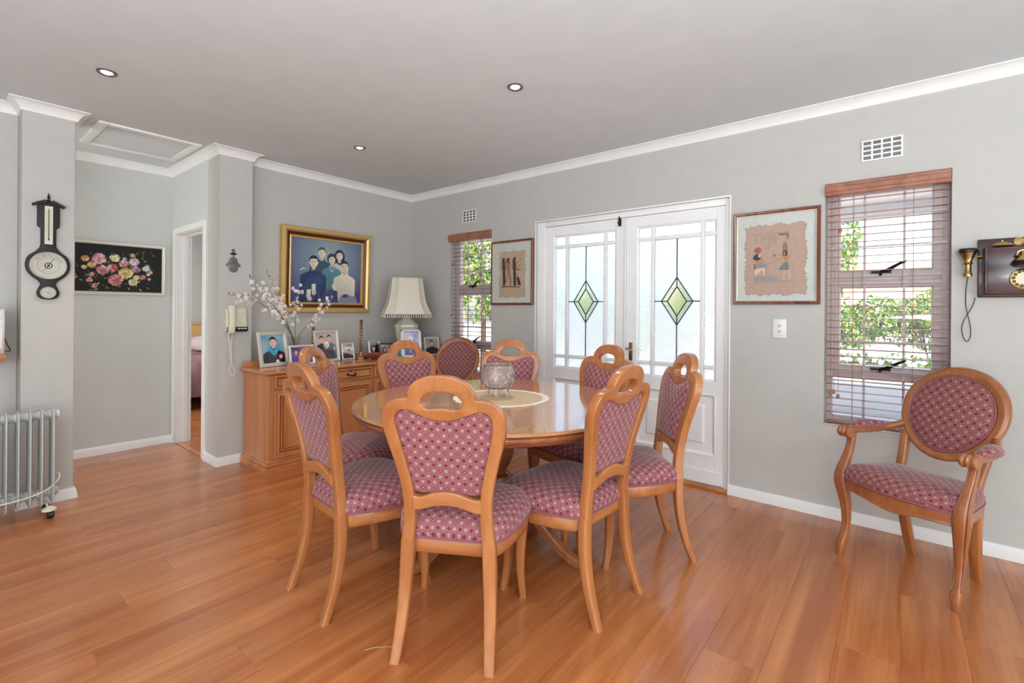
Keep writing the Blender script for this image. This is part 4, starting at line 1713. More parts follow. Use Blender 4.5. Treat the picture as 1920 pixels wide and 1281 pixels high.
for j, (r_, zz, cut) in enumerate(full_p):
    ring = []
    for i in range(seg):
        a = 2 * math.pi * i / seg
        k = 1.0
        if cut and 2 <= j <= 13:
            leafy = abs(math.sin(a * 5 + zz * 38)) * abs(math.sin(a * 5 - zz * 30))
            k = 1 + 0.07 * leafy - 0.03 + (0.012 if (i + j) % 2 else -0.012)
        elif 13 < j <= 16:
            k = 1 + 0.014 * math.cos(a * 15)
        ring.append((r_ * k * math.cos(a), r_ * k * math.sin(a), zz))
    rings.append(ring)
m.loft(rings)
m.build('bowl', MT['crystal'], t, smooth=12)
for k in range(3):
    a = R(120 * k + 75)
    m = MB()
    c, s_ = math.cos(a), math.sin(a)
    m.tube([(0.055 * c, 0.055 * s_, 0.062), (0.062 * c, 0.062 * s_, 0.040), (0.064 * c, 0.064 * s_, 0.018), (0.072 * c, 0.072 * s_, 0.0065)], [0.014, 0.012, 0.008, 0.0065], 8)
    m.build('foot', MT['crystal'], t, smooth=25)

# ------------------------------------------------------------------ sideboard
SX0, SX1, SY0, SY1, SZ = 1.655, 3.480, 3.715, 4.165, 0.775
t = thing('sideboard', 'long honey wood sideboard with reeded corners along the wall under the family portrait', 'sideboard', ((SX0 + SX1) / 2, (SY0 + SY1) / 2, 0))
hx, hy = (SX1 - SX0) / 2, (SY1 - SY0) / 2
m = MB()
m.box(-hx, -hy, 0.085, hx, hy, SZ - 0.026)
m.build('carcass', MT['side'], t, smooth=0, bevel=0.004)
m = MB()
pl = [(0.020, 0.0), (0.020, 0.030), (0.012, 0.036), (0.016, 0.046), (0.016, 0.060), (0.006, 0.070), (0.009, 0.080), (0.0, 0.090)]
rr = []
for o_, z in pl:
    rr.append([(-hx - o_, -hy - o_, z), (hx + o_ * 0, -hy - o_, z), (hx + o_ * 0, hy, z), (-hx - o_, hy, z)])
m.loft(rr)
m.build('plinth', MT['sidex'], t, smooth=25)
m = MB()
tp = [(0.010, SZ - 0.030), (0.016, SZ - 0.026), (0.026, SZ - 0.021), (0.028, SZ - 0.012), (0.026, SZ - 0.003), (0.020, SZ)]
rr = []
for o_, z in tp:
    rr.append([(-hx - o_, -hy - o_, z), (hx, -hy - o_, z), (hx, hy, z), (-hx - o_, hy, z)])
m.loft(rr)
m.build('worktop', MT['sidex'], t, smooth=25)
m = MB()
m.prism([(-hx - 0.012, SZ - 0.002), (hx, SZ - 0.002), (hx, SZ + 0.045), (-hx + 0.01, SZ + 0.045), (-hx - 0.006, SZ + 0.038), (-hx - 0.012, SZ + 0.025)], hy - 0.018, hy)
m.build('back_gallery', MT['sidex'], t, smooth=25, bevel=0.004)
# reeded corner pilaster
for x in (-hx + 0.017,):
    for k in range(4):
        m = MB()
        m.tube([(x - 0.013 + k * 0.0095, -hy - 0.001, 0.10), (x - 0.013 + k * 0.0095, -hy - 0.001, SZ - 0.04)], 0.0042, 8)
        m.build('reed', MT['side'], t)
m = MB()
m.box(-hx + 0.001, -hy - 0.0015, 0.1, -hx + 0.036, -hy, SZ - 0.04)
m.build('reed_ground', MT['groove'], t, smooth=0)
uw = 0.4425


def panel_front(x0, x1, z0, z1, name, mould, step):
    y = -hy
    m = MB()
    m.box(x0, y - 0.016, z0, x1, y, z1)
    d = m.build(name, MT['side'], t, smooth=20, bevel=0.003)
    for j, ins in enumerate(mould):
        g = MB()
        rr = []
        for q, yy in ((0, y - 0.0155), (0.003, y - 0.0195), (0.006, y - 0.0195), (0.009, y - 0.0155)):
            i2 = ins + q
            rr.append([(x0 + i2, yy, z0 + i2), (x1 - i2, yy, z0 + i2), (x1 - i2, yy, z1 - i2), (x0 + i2, yy, z1 - i2)])
        g.loft(rr, False, False)
        g.build('moulding', MT['groove'] if j % 2 else MT['side'], d, smooth=20)
    return d


for k in range(4):
    x0 = -hx + 0.038 + k * 0.4485
    x1 = x0 + 0.430
    dr = panel_front(x0 + 0.004, x1, 0.638, 0.742, 'drawer', (0.008, 0.017), 0)
    xm = (x0 + x1) / 2
    g = MB()
    yf = -hy - 0.016
    g.tube([(xm - 0.036, yf - 0.006, 0.690), (xm - 0.030, yf - 0.020, 0.684), (xm - 0.01, yf - 0.026, 0.680), (xm + 0.01, yf - 0.026, 0.680), (xm + 0.030, yf - 0.020, 0.684), (xm + 0.036, yf - 0.006, 0.690)], [0.004, 0.005, 0.0065, 0.0065, 0.005, 0.004], 8)
    for s in (-1, 1):
        g.lathe([(0.001, 0.009), (0.006, 0.008), (0.011, 0.003), (0.011, 0.0), (0.001, 0.0)], 12, (xm + s * 0.036, yf, 0.690), axis='Y')
    g.build('drop_handle', MT['iron'], dr)
    g = MB()
    g.lathe([(0.001, 0.003), (0.007, 0.002), (0.008, 0.0), (0.001, 0.0)], 12, (xm - 0.008, yf, 0.722), sy=1.6, axis='Y')
    g.build('keyhole_plate', MT['iron'], dr)
    panel_front(x0 + 0.004, x1, 0.105, 0.622, 'door', (0.030, 0.040, 0.050, 0.060), 0)
# ------------------------------------------------------------------ pictures on the walls
SK = S(224, 186, 158)
FR_FLAT = [(0, 0.0), (0, -0.020), (0.004, -0.024), (0.012, -0.022), (0.018, -0.018), (0.022, -0.018), (0.022, 0.0)]


def wall_picture(name, label, loc, rz, w, h, prof, fmat, gap=0.0):
    t = thing(name, label, 'picture', loc, rz)
    fr = frame_ring(w, h, prof)
    fr.build('frame', fmat, t, smooth=30)
    b = MB()
    b.box(-w / 2 + 0.004, -0.004, -h / 2 + 0.004, w / 2 - 0.004, 0.0, h / 2 - 0.004)
    b.build('backing_board', MT['black'], t, smooth=0)
    return t


# family portrait: gilt frame, hung with its top tipped forward
PWd, PHt = 0.915, 0.79
t = wall_picture('family_portrait', 'large gilt-framed family portrait of five people above the sideboard', (2.466, DA - 0.016, 1.617), 0, PWd, PHt,
                 [(0, 0.010), (0, -0.030), (0.008, -0.040), (0.030, -0.042), (0.044, -0.034), (0.048, -0.030), (0.078, -0.014), (0.084, -0.018), (0.094, -0.016), (0.098, -0.008), (0.098, 0.006)], MT['gold'])
t.rotation_euler = (R(1.6), 0, 0)
m = frame_ring(PWd - 0.098, PHt - 0.098, [(0, -0.0300), (0.001, -0.0330), (0.028, -0.0165), (0.028, -0.0100)])
m.build('frame_cove', MT['golddark'], t, smooth=20)
a = Art(PWd - 0.19, PHt - 0.19, -0.0072, res=330)


def bgf(u, v):
    d = math.hypot(u - 0.52, (v - 0.72) * 0.9)
    return mixc(S(146, 172, 172), S(70, 68, 122), d * 1.45)


a.grid(28, 22, bgf)
sk = S(216, 208, 186)
person(a, 0.41, 0.79, 0.085, sk, S(70, 84, 92), S(52, 84, 106), 3.1, 0.2, 'short')
person(a, 0.665, 0.775, 0.085, sk, S(42, 38, 62), S(196, 196, 178), 2.6, 0.25, 'long')
person(a, 0.555, 0.70, 0.082, sk, S(62, 48, 66), S(86, 132, 146), 2.7, 0.10, 'bob')
for k in range(9):        # folds of the blouse and the pearls
    a.line(0.48 + k * 0.018, 0.52 - 0.02 * (k % 3), 0.50 + k * 0.016, 0.26 + 0.02 * (k % 2), 0.004, mixc(S(86, 132, 146), S(50, 92, 116), 0.8 * (k % 2) + .2))
for k in range(13):
    q = math.pi * (k / 12)
    a.ell(0.555 + 0.03 * math.cos(q), 0.595 - 0.085 * math.sin(q), 0.005, 0.006, S(232, 230, 210), n=6)
person(a, 0.30, 0.635, 0.095, sk, S(30, 30, 52), S(40, 56, 96), 3.0, 0.0, 'short', collar=S(24, 32, 60))
a.poly([(0.22, 0.36), (0.33, 0.44), (0.42, 0.36), (0.40, 0.16), (0.28, 0.05), (0.2, 0.12)], S(46, 62, 104))
a.poly([(0.115, 0.50), (0.15, 0.535), (0.19, 0.535), (0.195, 0.522), (0.15, 0.515), (0.125, 0.49)], S(206, 204, 190))
a.poly([(0.14, 0.10), (0.18, 0.30), (0.26, 0.40), (0.37, 0.42), (0.44, 0.36), (0.36, 0.27), (0.28, 0.30), (0.23, 0.22), (0.24, 0.16), (0.20, 0.08)], S(48, 64, 108), grad=(.5, .6, .25))
for cx, cy, rot in ((0.305, 0.19, 0.2), (0.235, 0.10, 0.55)):
    a.poly([(cx - .030 + rot * .02, cy + .10), (cx + .022 + rot * .02, cy + .11), (cx + .030, cy + .0), (cx - .024, cy - .01)], sk, grad=(.5, .5, .15))
    for f in range(4):
        fx = cx + (f - 1.4) * 0.0145
        a.line(fx, cy + 0.01, fx + rot * 0.05, cy - 0.075 + 0.012 * abs(f - 1), 0.016, mixc(sk, S(140, 130, 124), 0.10 + 0.14 * (f % 2)))
person(a, 0.745, 0.60, 0.090, sk, S(48, 44, 66), S(218, 214, 192), 2.9, 0.0, 'short')
for k in range(8):
    a.line(0.66 + k * 0.022, 0.40 - .02 * (k % 3), 0.655 + k * 0.024, 0.10, 0.0035, S(178, 176, 164))
a.poly([(0.64, 0.0), (0.70, 0.12), (0.80, 0.13), (0.93, 0.11), (0.95, 0.0)], S(126, 136, 160))
a.ell(0.76, 0.12, 0.05, 0.035, S(70, 64, 92), 0.1, 12, .2)
a.ell(0.60, 0.27, 0.036, 0.05, sk, 0.3, 12)
for f in range(4):
    a.line(0.59 + f * 0.012, 0.25, 0.60 + f * 0.016, 0.18 + 0.01 * abs(f - 2), 0.009, sk)
a.poly([(0.42, 0.0), (0.44, 0.16), (0.52, 0.22), (0.64, 0.2), (0.66, 0.0)], S(62, 66, 116))
a.build('painted_portrait', MT['oil'], t)

# flower painting in the alcove
w, h = 1.0, 0.455
t = wall_picture('flower_painting', 'silver-framed painting of roses on black in the alcove', (0.914, DAL - 0.002, 1.594), 0, w, h,
                 [(0, 0.0), (0, -0.018), (0.003, -0.022), (0.014, -0.020), (0.024, -0.012), (0.026, -0.012), (0.026, 0)], MT['silverpaint'])
a = Art(w - 0.052, h - 0.052, -0.0050, res=330)
a.poly([(0, 0), (1, 0), (1, 1), (0, 1)], S(8, 8, 9))


def leafp(u, v, l, ang, col):
    k = a.w / a.h
    dx, dy = l * math.cos(ang), l * math.sin(ang) * k
    nx, ny = -math.sin(ang) * l * .2, math.cos(ang) * l * .2 * k
    a.poly([(u, v), (u + dx * .5 + nx, v + dy * .5 + ny), (u + dx, v + dy), (u + dx * .5 - nx, v + dy * .5 - ny)], col)


# the picture's left part is hidden by the pier; blooms spread from u=0.10 to u=0.93
def fu(px):      # photo column -> u across the picture
    return 0.385 + (px - 540) / 935.0 * 0.60


def fv(px, py):
    top = 575 + (px - 540) * 0.082
    bot = 1090 + (px - 540) * 0.028
    return 1 - (py - top) / (bot - top)


g1, g2, g3 = S(92, 116, 66), S(58, 80, 46), S(150, 160, 110)
for k in range(150):
    px, py = rnd.uniform(590, 1390), 0
    py = 880 + rnd.gauss(0, 95)
    leafp(fu(px), fv(px, max(680, min(1070, py))), rnd.uniform(.012, .035), rnd.uniform(0, 6.28), rnd.choice((g1, g2, g3, g2)))
for k in range(40):
    px = rnd.uniform(230, 560)
    leafp(fu(px), fv(px, 880 + rnd.gauss(0, 90)), rnd.uniform(.012, .035), rnd.uniform(0, 6.28), rnd.choice((g1, g2, g3)))


def rose(px, py, r, c):
    u, v = fu(px), fv(px, py)
    r = r / 935.0 * 0.62
    k = a.w / a.h
    for i in range(9):
        q = 2 * math.pi * i / 9 + rnd.uniform(-.2, .2)
        a.ell(u + r * .58 * math.cos(q), v + r * .52 * math.sin(q) * k, r * .5, r * .40 * k, mixc(c, rnd.choice(((1, .93, .9, 1), (.1, .02, .03, 1))), rnd.uniform(.05, .42)), q, 9, .15)
    for i in range(6):
        q = 2 * math.pi * i / 6 + .4
        a.ell(u + r * .28 * math.cos(q), v + r * .26 * math.sin(q) * k, r * .32, r * .26 * k, mixc(c, rnd.choice(((1, .95, .9, 1), (.12, .02, .03, 1))), rnd.uniform(.1, .5)), q, 8, .15)
    a.ell(u, v, r * .2, r * .18 * k, mixc(c, (.08, .02, .02, 1), .45), 0, 8, .2)


PK, YE, OR, PU, WH, RD = S(198, 120, 136), S(208, 178, 80), S(206, 138, 66), S(160, 96, 134), S(206, 206, 214), S(190, 84, 100)
for px, py, r, c in ((770, 750, 74, PK), (940, 745, 56, S(206, 198, 130)), (1040, 805, 52, PK), (1160, 785, 58, S(204, 168, 190)), (690, 812, 46, OR), (620, 745, 42, OR), (610, 838, 28, S(206, 200, 130)),
                     (806, 868, 66, PK), (918, 845, 56, RD), (1065, 905, 80, YE), (1180, 865, 52, PU), (1305, 858, 42, WH), (1145, 718, 26, YE), (692, 915, 30, PK), (665, 972, 34, RD), (716, 1035, 30, RD),
                     (950, 975, 80, S(196, 104, 108)), (1150, 1000, 52, S(200, 196, 120)), (1265, 950, 34, RD), (1330, 920, 22, WH), (1360, 895, 22, YE), (1340, 970, 20, PK), (1190, 950, 36, S(206, 200, 140)), (1050, 755, 24, S(180, 170, 196)),
                     (440, 800, 60, PK), (360, 900, 66, YE), (480, 930, 50, RD), (300, 800, 44, WH)):
    rose(px, py, r, c)
for k in range(40):
    px = rnd.uniform(640, 1400)
    leafp(fu(px), fv(px, rnd.uniform(1000, 1075) if k % 2 else rnd.uniform(690, 760)), rnd.uniform(.01, .028), rnd.uniform(0, 6.28), rnd.choice((g1, g3, g2)))
a.build('painted_roses', MT['oil'], t)

# ---- papyrus pictures on the right wall
MATC = S(196, 200, 194)


def papyrus_outline(a, x0, x1, y0, y1, base, rag):
    """torn sheet: ragged fibres along the edges"""
    pts = []
    n = 46
    def rg(e):
        return rnd.uniform(-rag, rag * .5) + (-rag * 1.2 if rnd.random() < .18 else 0)
    for i in range(n):
        pts.append((x0 + (x1 - x0) * i / n, y0 + 0.012 * math.sin(i * .35) + rg(0)))
    for i in range(n):
        pts.append((x1 + 0.012 * math.sin(i * .3) - rg(0), y0 + (y1 - y0) * i / n))
    for i in range(n):
        pts.append((x1 - (x1 - x0) * i / n, y1 + 0.010 * math.sin(i * .4) - rg(0)))
    for i in range(n):
        pts.append((x0 + 0.010 * math.sin(i * .33) + rg(0), y1 - (y1 - y0) * i / n))
    sh = [(p[0] + .006, p[1] - .006) for p in pts]
    a.poly(sh, mixc(base, (0.1, .08, .06, 1), .55))  # cast shadow of the sheet, painted as an offset darker copy
    a.poly(pts, base)
    for k in range(34):
        yy = rnd.uniform(y0 + .03, y1 - .03)
        a.line(x0 + .02, yy, x1 - .02, yy + rnd.uniform(-.004, .004), 0.0012, mixc(base, rnd.choice(((.3, .2, .15, 1), (1, .95, .9, 1))), .10))
    for k in range(26):
        xx = rnd.uniform(x0 + .03, x1 - .03)
        a.line(xx, y0 + .02, xx + rnd.uniform(-.004, .004), y1 - .02, 0.0012, mixc(base, rnd.choice(((.3, .2, .15, 1), (1, .95, .9, 1))), .10))


def egypt_pic(name, label, yc, w, h, zc):
    t = wall_picture(name, label, (DB - 0.001, yc, zc), R(-90), w, h, FR_FLAT, MT['frame_brown'])
    m = frame_ring(w - 0.042, h - 0.042, [(0, -0.006), (0, -0.0185), (0.006, -0.0165), (0.006, -0.006)])
    m.build('inner_slip', MT['silverpaint'], t, smooth=20)
    b = MB()
    b.box(-w / 2 + 0.02, -0.0065, -h / 2 + 0.02, w / 2 - 0.02, -0.0042, h / 2 - 0.02)
    b.build('mount_board', MT['mat'], t, smooth=0)
    g = MB()
    g.box(-w / 2 + 0.022, -0.0150, -h / 2 + 0.022, w / 2 - 0.022, -0.0135, h / 2 - 0.022)
    g.build('glass', MT['picglass'], t, smooth=0)
    return t, Art(w - 0.044, h - 0.044, -0.0072, res=460, ground=MATC)


# large one: (u,v) read from the photograph's picture area
t, a = egypt_pic('papyrus_picture', 'large framed papyrus of a seated and a standing figure, right of the doors', 0.625, 0.505, 0.615, 1.6185)
TP = S(176, 148, 132)
papyrus_outline(a, 0.11, 0.865, 0.085, 0.87, TP, 0.012)


def qu(x):
    return (x - 125) / 875.0


def qv(x, y):
    t_ = 228 - (x - 125) * 0.108
    b_ = 1145
    return 1 - (y - t_) / (b_ - t_)


def qp(L, c):
    a.poly([(qu(x), qv(x, y)) for x, y in L], c)


def ql(x0, y0, x1, y1, tk, c):
    a.line(qu(x0), qv(x0, y0), qu(x1), qv(x1, y1), tk, c)


INK, GRY, TAN, BLK = S(96, 76, 66), S(138, 126, 122), S(176, 126, 92), S(46, 44, 52)
ql(300, 418, 722, 380, .002, INK)
ql(318, 945, 765, 918, .0025, INK)
for x0, x1, y0, y1 in ((335, 372, 425, 492), (408, 446, 420, 478), (452, 496, 415, 582), (505, 535, 425, 520), (545, 580, 420, 520)):
    ql(x0, y0, x0, y1, .0016, INK)
    ql(x1, y0, x1, y1, .0016, INK)
    for k in range(5):
        yy = y0 + 8 + k * (y1 - y0) / 5
        q = rnd.choice((0, 1, 2))
        if q == 0:
            a.ell(qu((x0 + x1) / 2), qv(x0, yy + 4), .010, .008, GRY, 0, 8)
        elif q == 1:
            ql(x0 + 8, yy + 4, x1 - 8, yy + 2, .004, GRY)
        else:
            ql((x0 + x1) / 2, yy, (x0 + x1) / 2, yy + 12, .004, GRY)
# winged emblem top right
qp([(585, 405), (640, 395), (705, 392), (720, 400), (690, 412), (650, 424), (600, 420)], S(120, 96, 84))
qp([(680, 410), (712, 402), (706, 450), (690, 470)], S(120, 96, 84))
# stepped plinth
qp([(325, 872), (558, 855), (608, 915), (325, 938)], S(150, 142, 140))
for k in range(12):
    ql(338 + k * 19, 885, 345 + k * 19, 925, .002, S(112, 106, 108))
# seated figure with the sun disc
qp([(322, 740), (345, 740), (345, 800), (322, 800)], S(150, 70, 56))
qp([(335, 800), (460, 770), (465, 850), (440, 862), (425, 800), (345, 862), (335, 862)], S(206, 190, 150))
qp([(350, 745), (470, 738), (478, 770), (440, 780), (352, 782)], S(112, 138, 158))
qp([(340, 690), (405, 660), (430, 690), (425, 742), (350, 748)], TAN)
qp([(330, 640), (365, 625), (395, 640), (400, 680), (372, 700), (318, 692), (312, 670)], BLK)
qp([(372, 640), (398, 632), (396, 660), (376, 668)], S(190, 190, 186))
a.ell(qu(368), qv(368, 588), 0.048, 0.037, S(158, 84, 66), 0, 18)
ql(415, 690, 460, 735, .009, TAN)
ql(455, 735, 508, 735, .006, TAN)
ql(345, 700, 410, 738, .007, TAN)
qp([(452, 770), (468, 768), (466, 858), (452, 858)], TAN)
# standing figure with tall crown and kilt
qp([(645, 585), (690, 580), (700, 620), (690, 650), (650, 655), (640, 620)], BLK)
qp([(652, 600), (672, 598), (672, 640), (655, 642)], TAN)
qp([(640, 580), (645, 530), (658, 515), (668, 485), (680, 488), (686, 520), (698, 540), (704, 578)], S(150, 120, 100))
for x in (652, 672, 690):
    ql(x, 575, x, 505, .004, S(72, 62, 66))
qp([(650, 655), (722, 635), (726, 650), (702, 690), (700, 722), (655, 722), (660, 690)], TAN)
ql(655, 665, 590, 690, .009, TAN)
ql(590, 690, 540, 640, .008, TAN)
ql(640, 650, 585, 640, .010, TAN)
qp([(540, 635), (560, 630), (570, 650), (545, 655)], S(110, 80, 66))
qp([(655, 722), (702, 718), (712, 800), (598, 802)], S(88, 98, 108))
for k in range(5):
    ql(660 + k * 9, 728, 620 + k * 18, 798, .002, S(150, 158, 164))
qp([(655, 802), (672, 800), (660, 905), (645, 908)], S(192, 166, 140))
qp([(700, 800), (716, 800), (732, 905), (718, 906)], S(192, 166, 140))
a.build('papyrus_painting', MT['print'], t)

# small one
t, a = egypt_pic('papyrus_picture', 'smaller framed papyrus of three standing women, between narrow window and doors', 2.839, 0.508, 0.613, 1.6145)
TP2 = S(184, 160, 132)
papyrus_outline(a, 0.17, 0.83, 0.10, 0.85, TP2, 0.010)


def qu(x):
    return (x - 390) / 268.0


def qv(x, y):
    t_ = 368 - (x - 390) * 0.095
    b_ = 788
    return 1 - (y - t_) / (b_ - t_)


DK = S(60, 46, 42)
BR = S(150, 104, 78)
qp([(450, 668), (580, 672), (580, 678), (450, 675)], DK)
for cx, body, lean_ in ((468, DK, 0), (500, BR, 0), (542, DK, 0)):
    qp([(cx - 12, 470), (cx + 2, 466), (cx + 12, 476), (cx + 12, 500), (cx - 14, 512)], S(40, 32, 34))
    a.ell(qu(cx + 5), qv(cx, 486), .026, .026, BR, 0, 10)
    qp([(cx - 14, 500), (cx + 10, 498), (cx + 12, 545), (cx + 8, 560), (cx - 8, 560), (cx - 14, 540)], S(84, 60, 52) if body is DK else BR)
    if body is DK:
        qp([(cx - 9, 556), (cx + 9, 556), (cx + 14, 664), (cx - 6, 668)], DK)
    else:
        qp([(cx - 8, 556), (cx + 9, 556), (cx + 20, 612), (cx + 22, 668), (cx + 12, 668), (cx + 8, 615)], BR)
        qp([(cx - 8, 556), (cx + 2, 556), (cx - 4, 615), (cx - 22, 668), (cx - 32, 668), (cx - 10, 610)], BR)
a.ell(qu(545), qv(545, 464), .02, .016, S(50, 40, 40), 0, 8)
ql(446, 548, 492, 540, .010, S(84, 60, 52))
ql(512, 500, 530, 530, .010, BR)
ql(545, 530, 596, 462, .006, DK)
ql(548, 555, 588, 505, .008, S(84, 60, 52))
ql(550, 548, 585, 552, .012, S(84, 60, 52))
qp([(556, 605), (570, 600), (588, 660), (568, 664)], S(50, 36, 34))
ql(558, 605, 562, 560, .006, DK)
a.build('papyrus_painting', MT['print'], t)

# ------------------------------------------------------------------ barometer
t = thing('barometer', 'dark wooden banjo barometer with thermometer hanging on the left pier', 'barometer', (0.503, DC2, 1.52))
half = [(0.0, 0.405), (0.052, 0.405), (0.052, 0.250), (0.036, 0.235), (0.036, 0.130), (0.042, 0.110), (0.062, 0.085), (0.092, 0.055), (0.104, 0.010), (0.098, -0.035), (0.075, -0.070), (0.045, -0.098), (0.036, -0.120), (0.044, -0.142), (0.053, -0.170), (0.046, -0.198), (0.025, -0.212), (0.0, -0.216)]
sm = [half[0]] + half[1:5] + [tuple(p) for p in cat(half[4:], 5)][1:]
full = sm + [(-x, z) for x, z in reversed(sm[1:-1])]
plate('case', [full], 0.024, 0.006, MT['ebony'], t, lambda x, h, d: Vector((x, -0.012 + d, h)))
m = MB()
for s in (-1, 1):
    m.prism([(s * 0.014, 0.398), (s * 0.073, 0.372), (s * 0.077, 0.386), (s * 0.018, 0.418)], -0.036, 0.0)
m.build('roof', MT['ebony'], t, smooth=0, bevel=0.002)
m = MB()
m.lathe([(0.010, 0.398), (0.010, 0.420), (0.004, 0.424), (0.008, 0.436), (0.004, 0.446), (0.002, 0.462), (0.001, 0.464)], 12, (0, -0.014, 0))
m.build('finial', MT['iron'], t)
m = MB()
m.box(-0.019, -0.0275, 0.136, 0.019, -0.024, 0.378)
sc_ = m.build('thermometer_scale', MT['cream'], t, smooth=0)
m = MB()
m.tube([(0, -0.029, 0.168), (0, -0.029, 0.36)], 0.0018, 6)
m.sphere((0, -0.030, 0.166), 0.005)
m.build('thermometer_tube', MT['iron'], sc_)
m = MB()
for k in range(15):
    zz = 0.195 + k * 0.0105
    for s in (-1, 1):
        m.box(s * 0.007, -0.0280, zz, s * (0.0135 if k % 2 == 0 else 0.010), -0.0275, zz + 0.0018)
m.build('scale_marks', MT['black'], sc_, smooth=0)
m = MB()
m.lathe([(0.002, 0.027), (0.074, 0.027), (0.078, 0.028), (0.083, 0.032), (0.086, 0.028), (0.086, 0.024), (0.002, 0.024)], 48, axis='Y')
m.m = 0
d = m.build('dial', MT['dialface'], t, smooth=30)
m = MB()
m.lathe([(0.0785, 0.0285), (0.083, 0.0330), (0.0865, 0.0290), (0.0865, 0.024), (0.0785, 0.024)], 48, axis='Y')
m.build('dial_bezel', MT['silver'], d)
m = MB()
for r0, r1 in ((0.050, 0.0508), (0.074, 0.0746)):
    m.lathe([(r0, 0.0270), (r0, 0.0274), (r1, 0.0274), (r1, 0.0270)], 48, axis='Y')
for k in range(60):
    q = R(k * 6)
    r0, r1 = 0.051, (0.055 if k % 5 else 0.058)
    M4 = Matrix.Translation((0, -0.0272, 0)) @ Matrix.Rotation(-q, 4, 'Y')
    m.obox(M4 @ Matrix.Translation(((r0 + r1) / 2, 0, 0)), r1 - r0, 0.0005, 0.0007)
m.build('dial_scale', MT['black'], d, smooth=0)
for word, q0 in (('RAIN', 128), ('CHANGE', 90), ('FAIR', 42)):
    n_ = len(word)
    for i, c in enumerate(word):
        q = q0 - (i - (n_ - 1) / 2) * (11 if n_ == 4 else 7.0)
        M4 = Matrix.Translation((0.064 * math.cos(R(q)), -0.0272, 0.064 * math.sin(R(q)))) @ Matrix.Rotation(R(90), 4, 'X') @ Matrix.Rotation(R(q - 90), 4, 'Z')
        text_mesh('lettering', c, 0.014 if n_ == 4 else 0.009, MT['black'], d, M4)
m = MB()
for q, l0, l1, wd in ((R(62), -0.02, 0.052, 0.0022), (R(235), -0.012, 0.046, 0.0016)):
    m.obox(Matrix.Translation((0, -0.0285, 0)) @ Matrix.Rotation(-q, 4, 'Y') @ Matrix.Translation(((l0 + l1) / 2, 0, 0)), l1 - l0, 0.0006, wd)
m.lathe([(0.001, 0.031), (0.006, 0.030), (0.007, 0.027), (0.001, 0.027)], 12, axis='Y')
m.lathe([(0.014, 0.0272), (0.014, 0.0276), (0.019, 0.0276), (0.019, 0.0272)], 24, axis='Y')
m.build('dial_hands', MT['iron'], d, smooth=0)
m = MB()
m.lathe([(0.002, 0.0262), (0.032, 0.0262), (0.034, 0.030), (0.037, 0.027), (0.037, 0.024), (0.002, 0.024)], 32, (0, 0, -0.172), axis='Y')
d = m.build('small_dial', MT['dialface'], t, smooth=30)
m = MB()
m.lathe([(0.026, 0.0262), (0.026, 0.0266), (0.0265, 0.0266), (0.0265, 0.0262)], 32, (0, 0, -0.172), axis='Y')
m.obox(Matrix.Translation((0, -0.027, -0.172)) @ Matrix.Rotation(R(30), 4, 'Y'), 0.04, 0.0005, 0.0015)
m.lathe([(0.001, 0.029), (0.003, 0.028), (0.003, 0.0262), (0.001, 0.0262)], 10, (0, 0, -0.172), axis='Y')
m.build('small_dial_marks', MT['iron'], d, smooth=0)

# ------------------------------------------------------------------ amulet
t = thing('wall_amulet', 'small pewter hand-shaped amulet hanging on the pier above the beige telephone', 'ornament', (1.583, DC, 1.62))
m = MB()
pts = [(0, 0.050), (0.020, 0.044), (0.028, 0.030), (0.034, 0.008), (0.050, -0.005), (0.056, -0.016), (0.046, -0.026), (0.034, -0.022), (0.032, -0.050), (0.022, -0.066), (0.010, -0.068), (0, -0.074)]
o1 = [tuple(p) for p in cat(pts, 3)]
full = o1 + [(-x, z) for x, z in reversed(o1[1:-1])]
hd = plate('hand', [full], 0.008, 0.0025, MT['pewter'], t, lambda x, h, d: Vector((x, -0.006 + d, h)))
m = MB()
m.lathe([(0.012, 0.010), (0.012, 0.013), (0.019, 0.013), (0.019, 0.010)], 24, (0, 0, 0.008), axis='Y')
m.build('ring_boss', MT['pewter'], hd)
m = MB()
m.lathe([(0.001, 0.014), (0.006, 0.013), (0.008, 0.010), (0.001, 0.010)], 12, (0, 0, 0.008), sy=1.5, axis='Y')
m.build('eye_boss', MT['pewter'], hd)
for s in (-1, 1):
    m = MB()
    m.lathe([(0.001, 0.013), (0.006, 0.012), (0.008, 0.009), (0.001, 0.009)], 12, (s * 0.016, 0, -0.045), axis='Y')
    m.build('boss', MT['pewter'], hd)
m = MB()
m.sphere((0, -0.006, 0.078), 0.026, 0.006, 0.009)
m.tube([(0, -0.006, 0.066), (0, -0.006, 0.050)], 0.003, 6)
m.build('bead', MT['iron'], t)
m = MB()
m.tube([(0.010 * math.cos(q), -0.006, 0.104 + 0.010 * math.sin(q)) for q in [2 * math.pi * i / 14 for i in range(15)]], 0.003, 6)
m.tube([(0, -0.006, 0.094), (0, -0.006, 0.086)], 0.002, 6)
m.build('hanging_ring', MT['iron'], t)

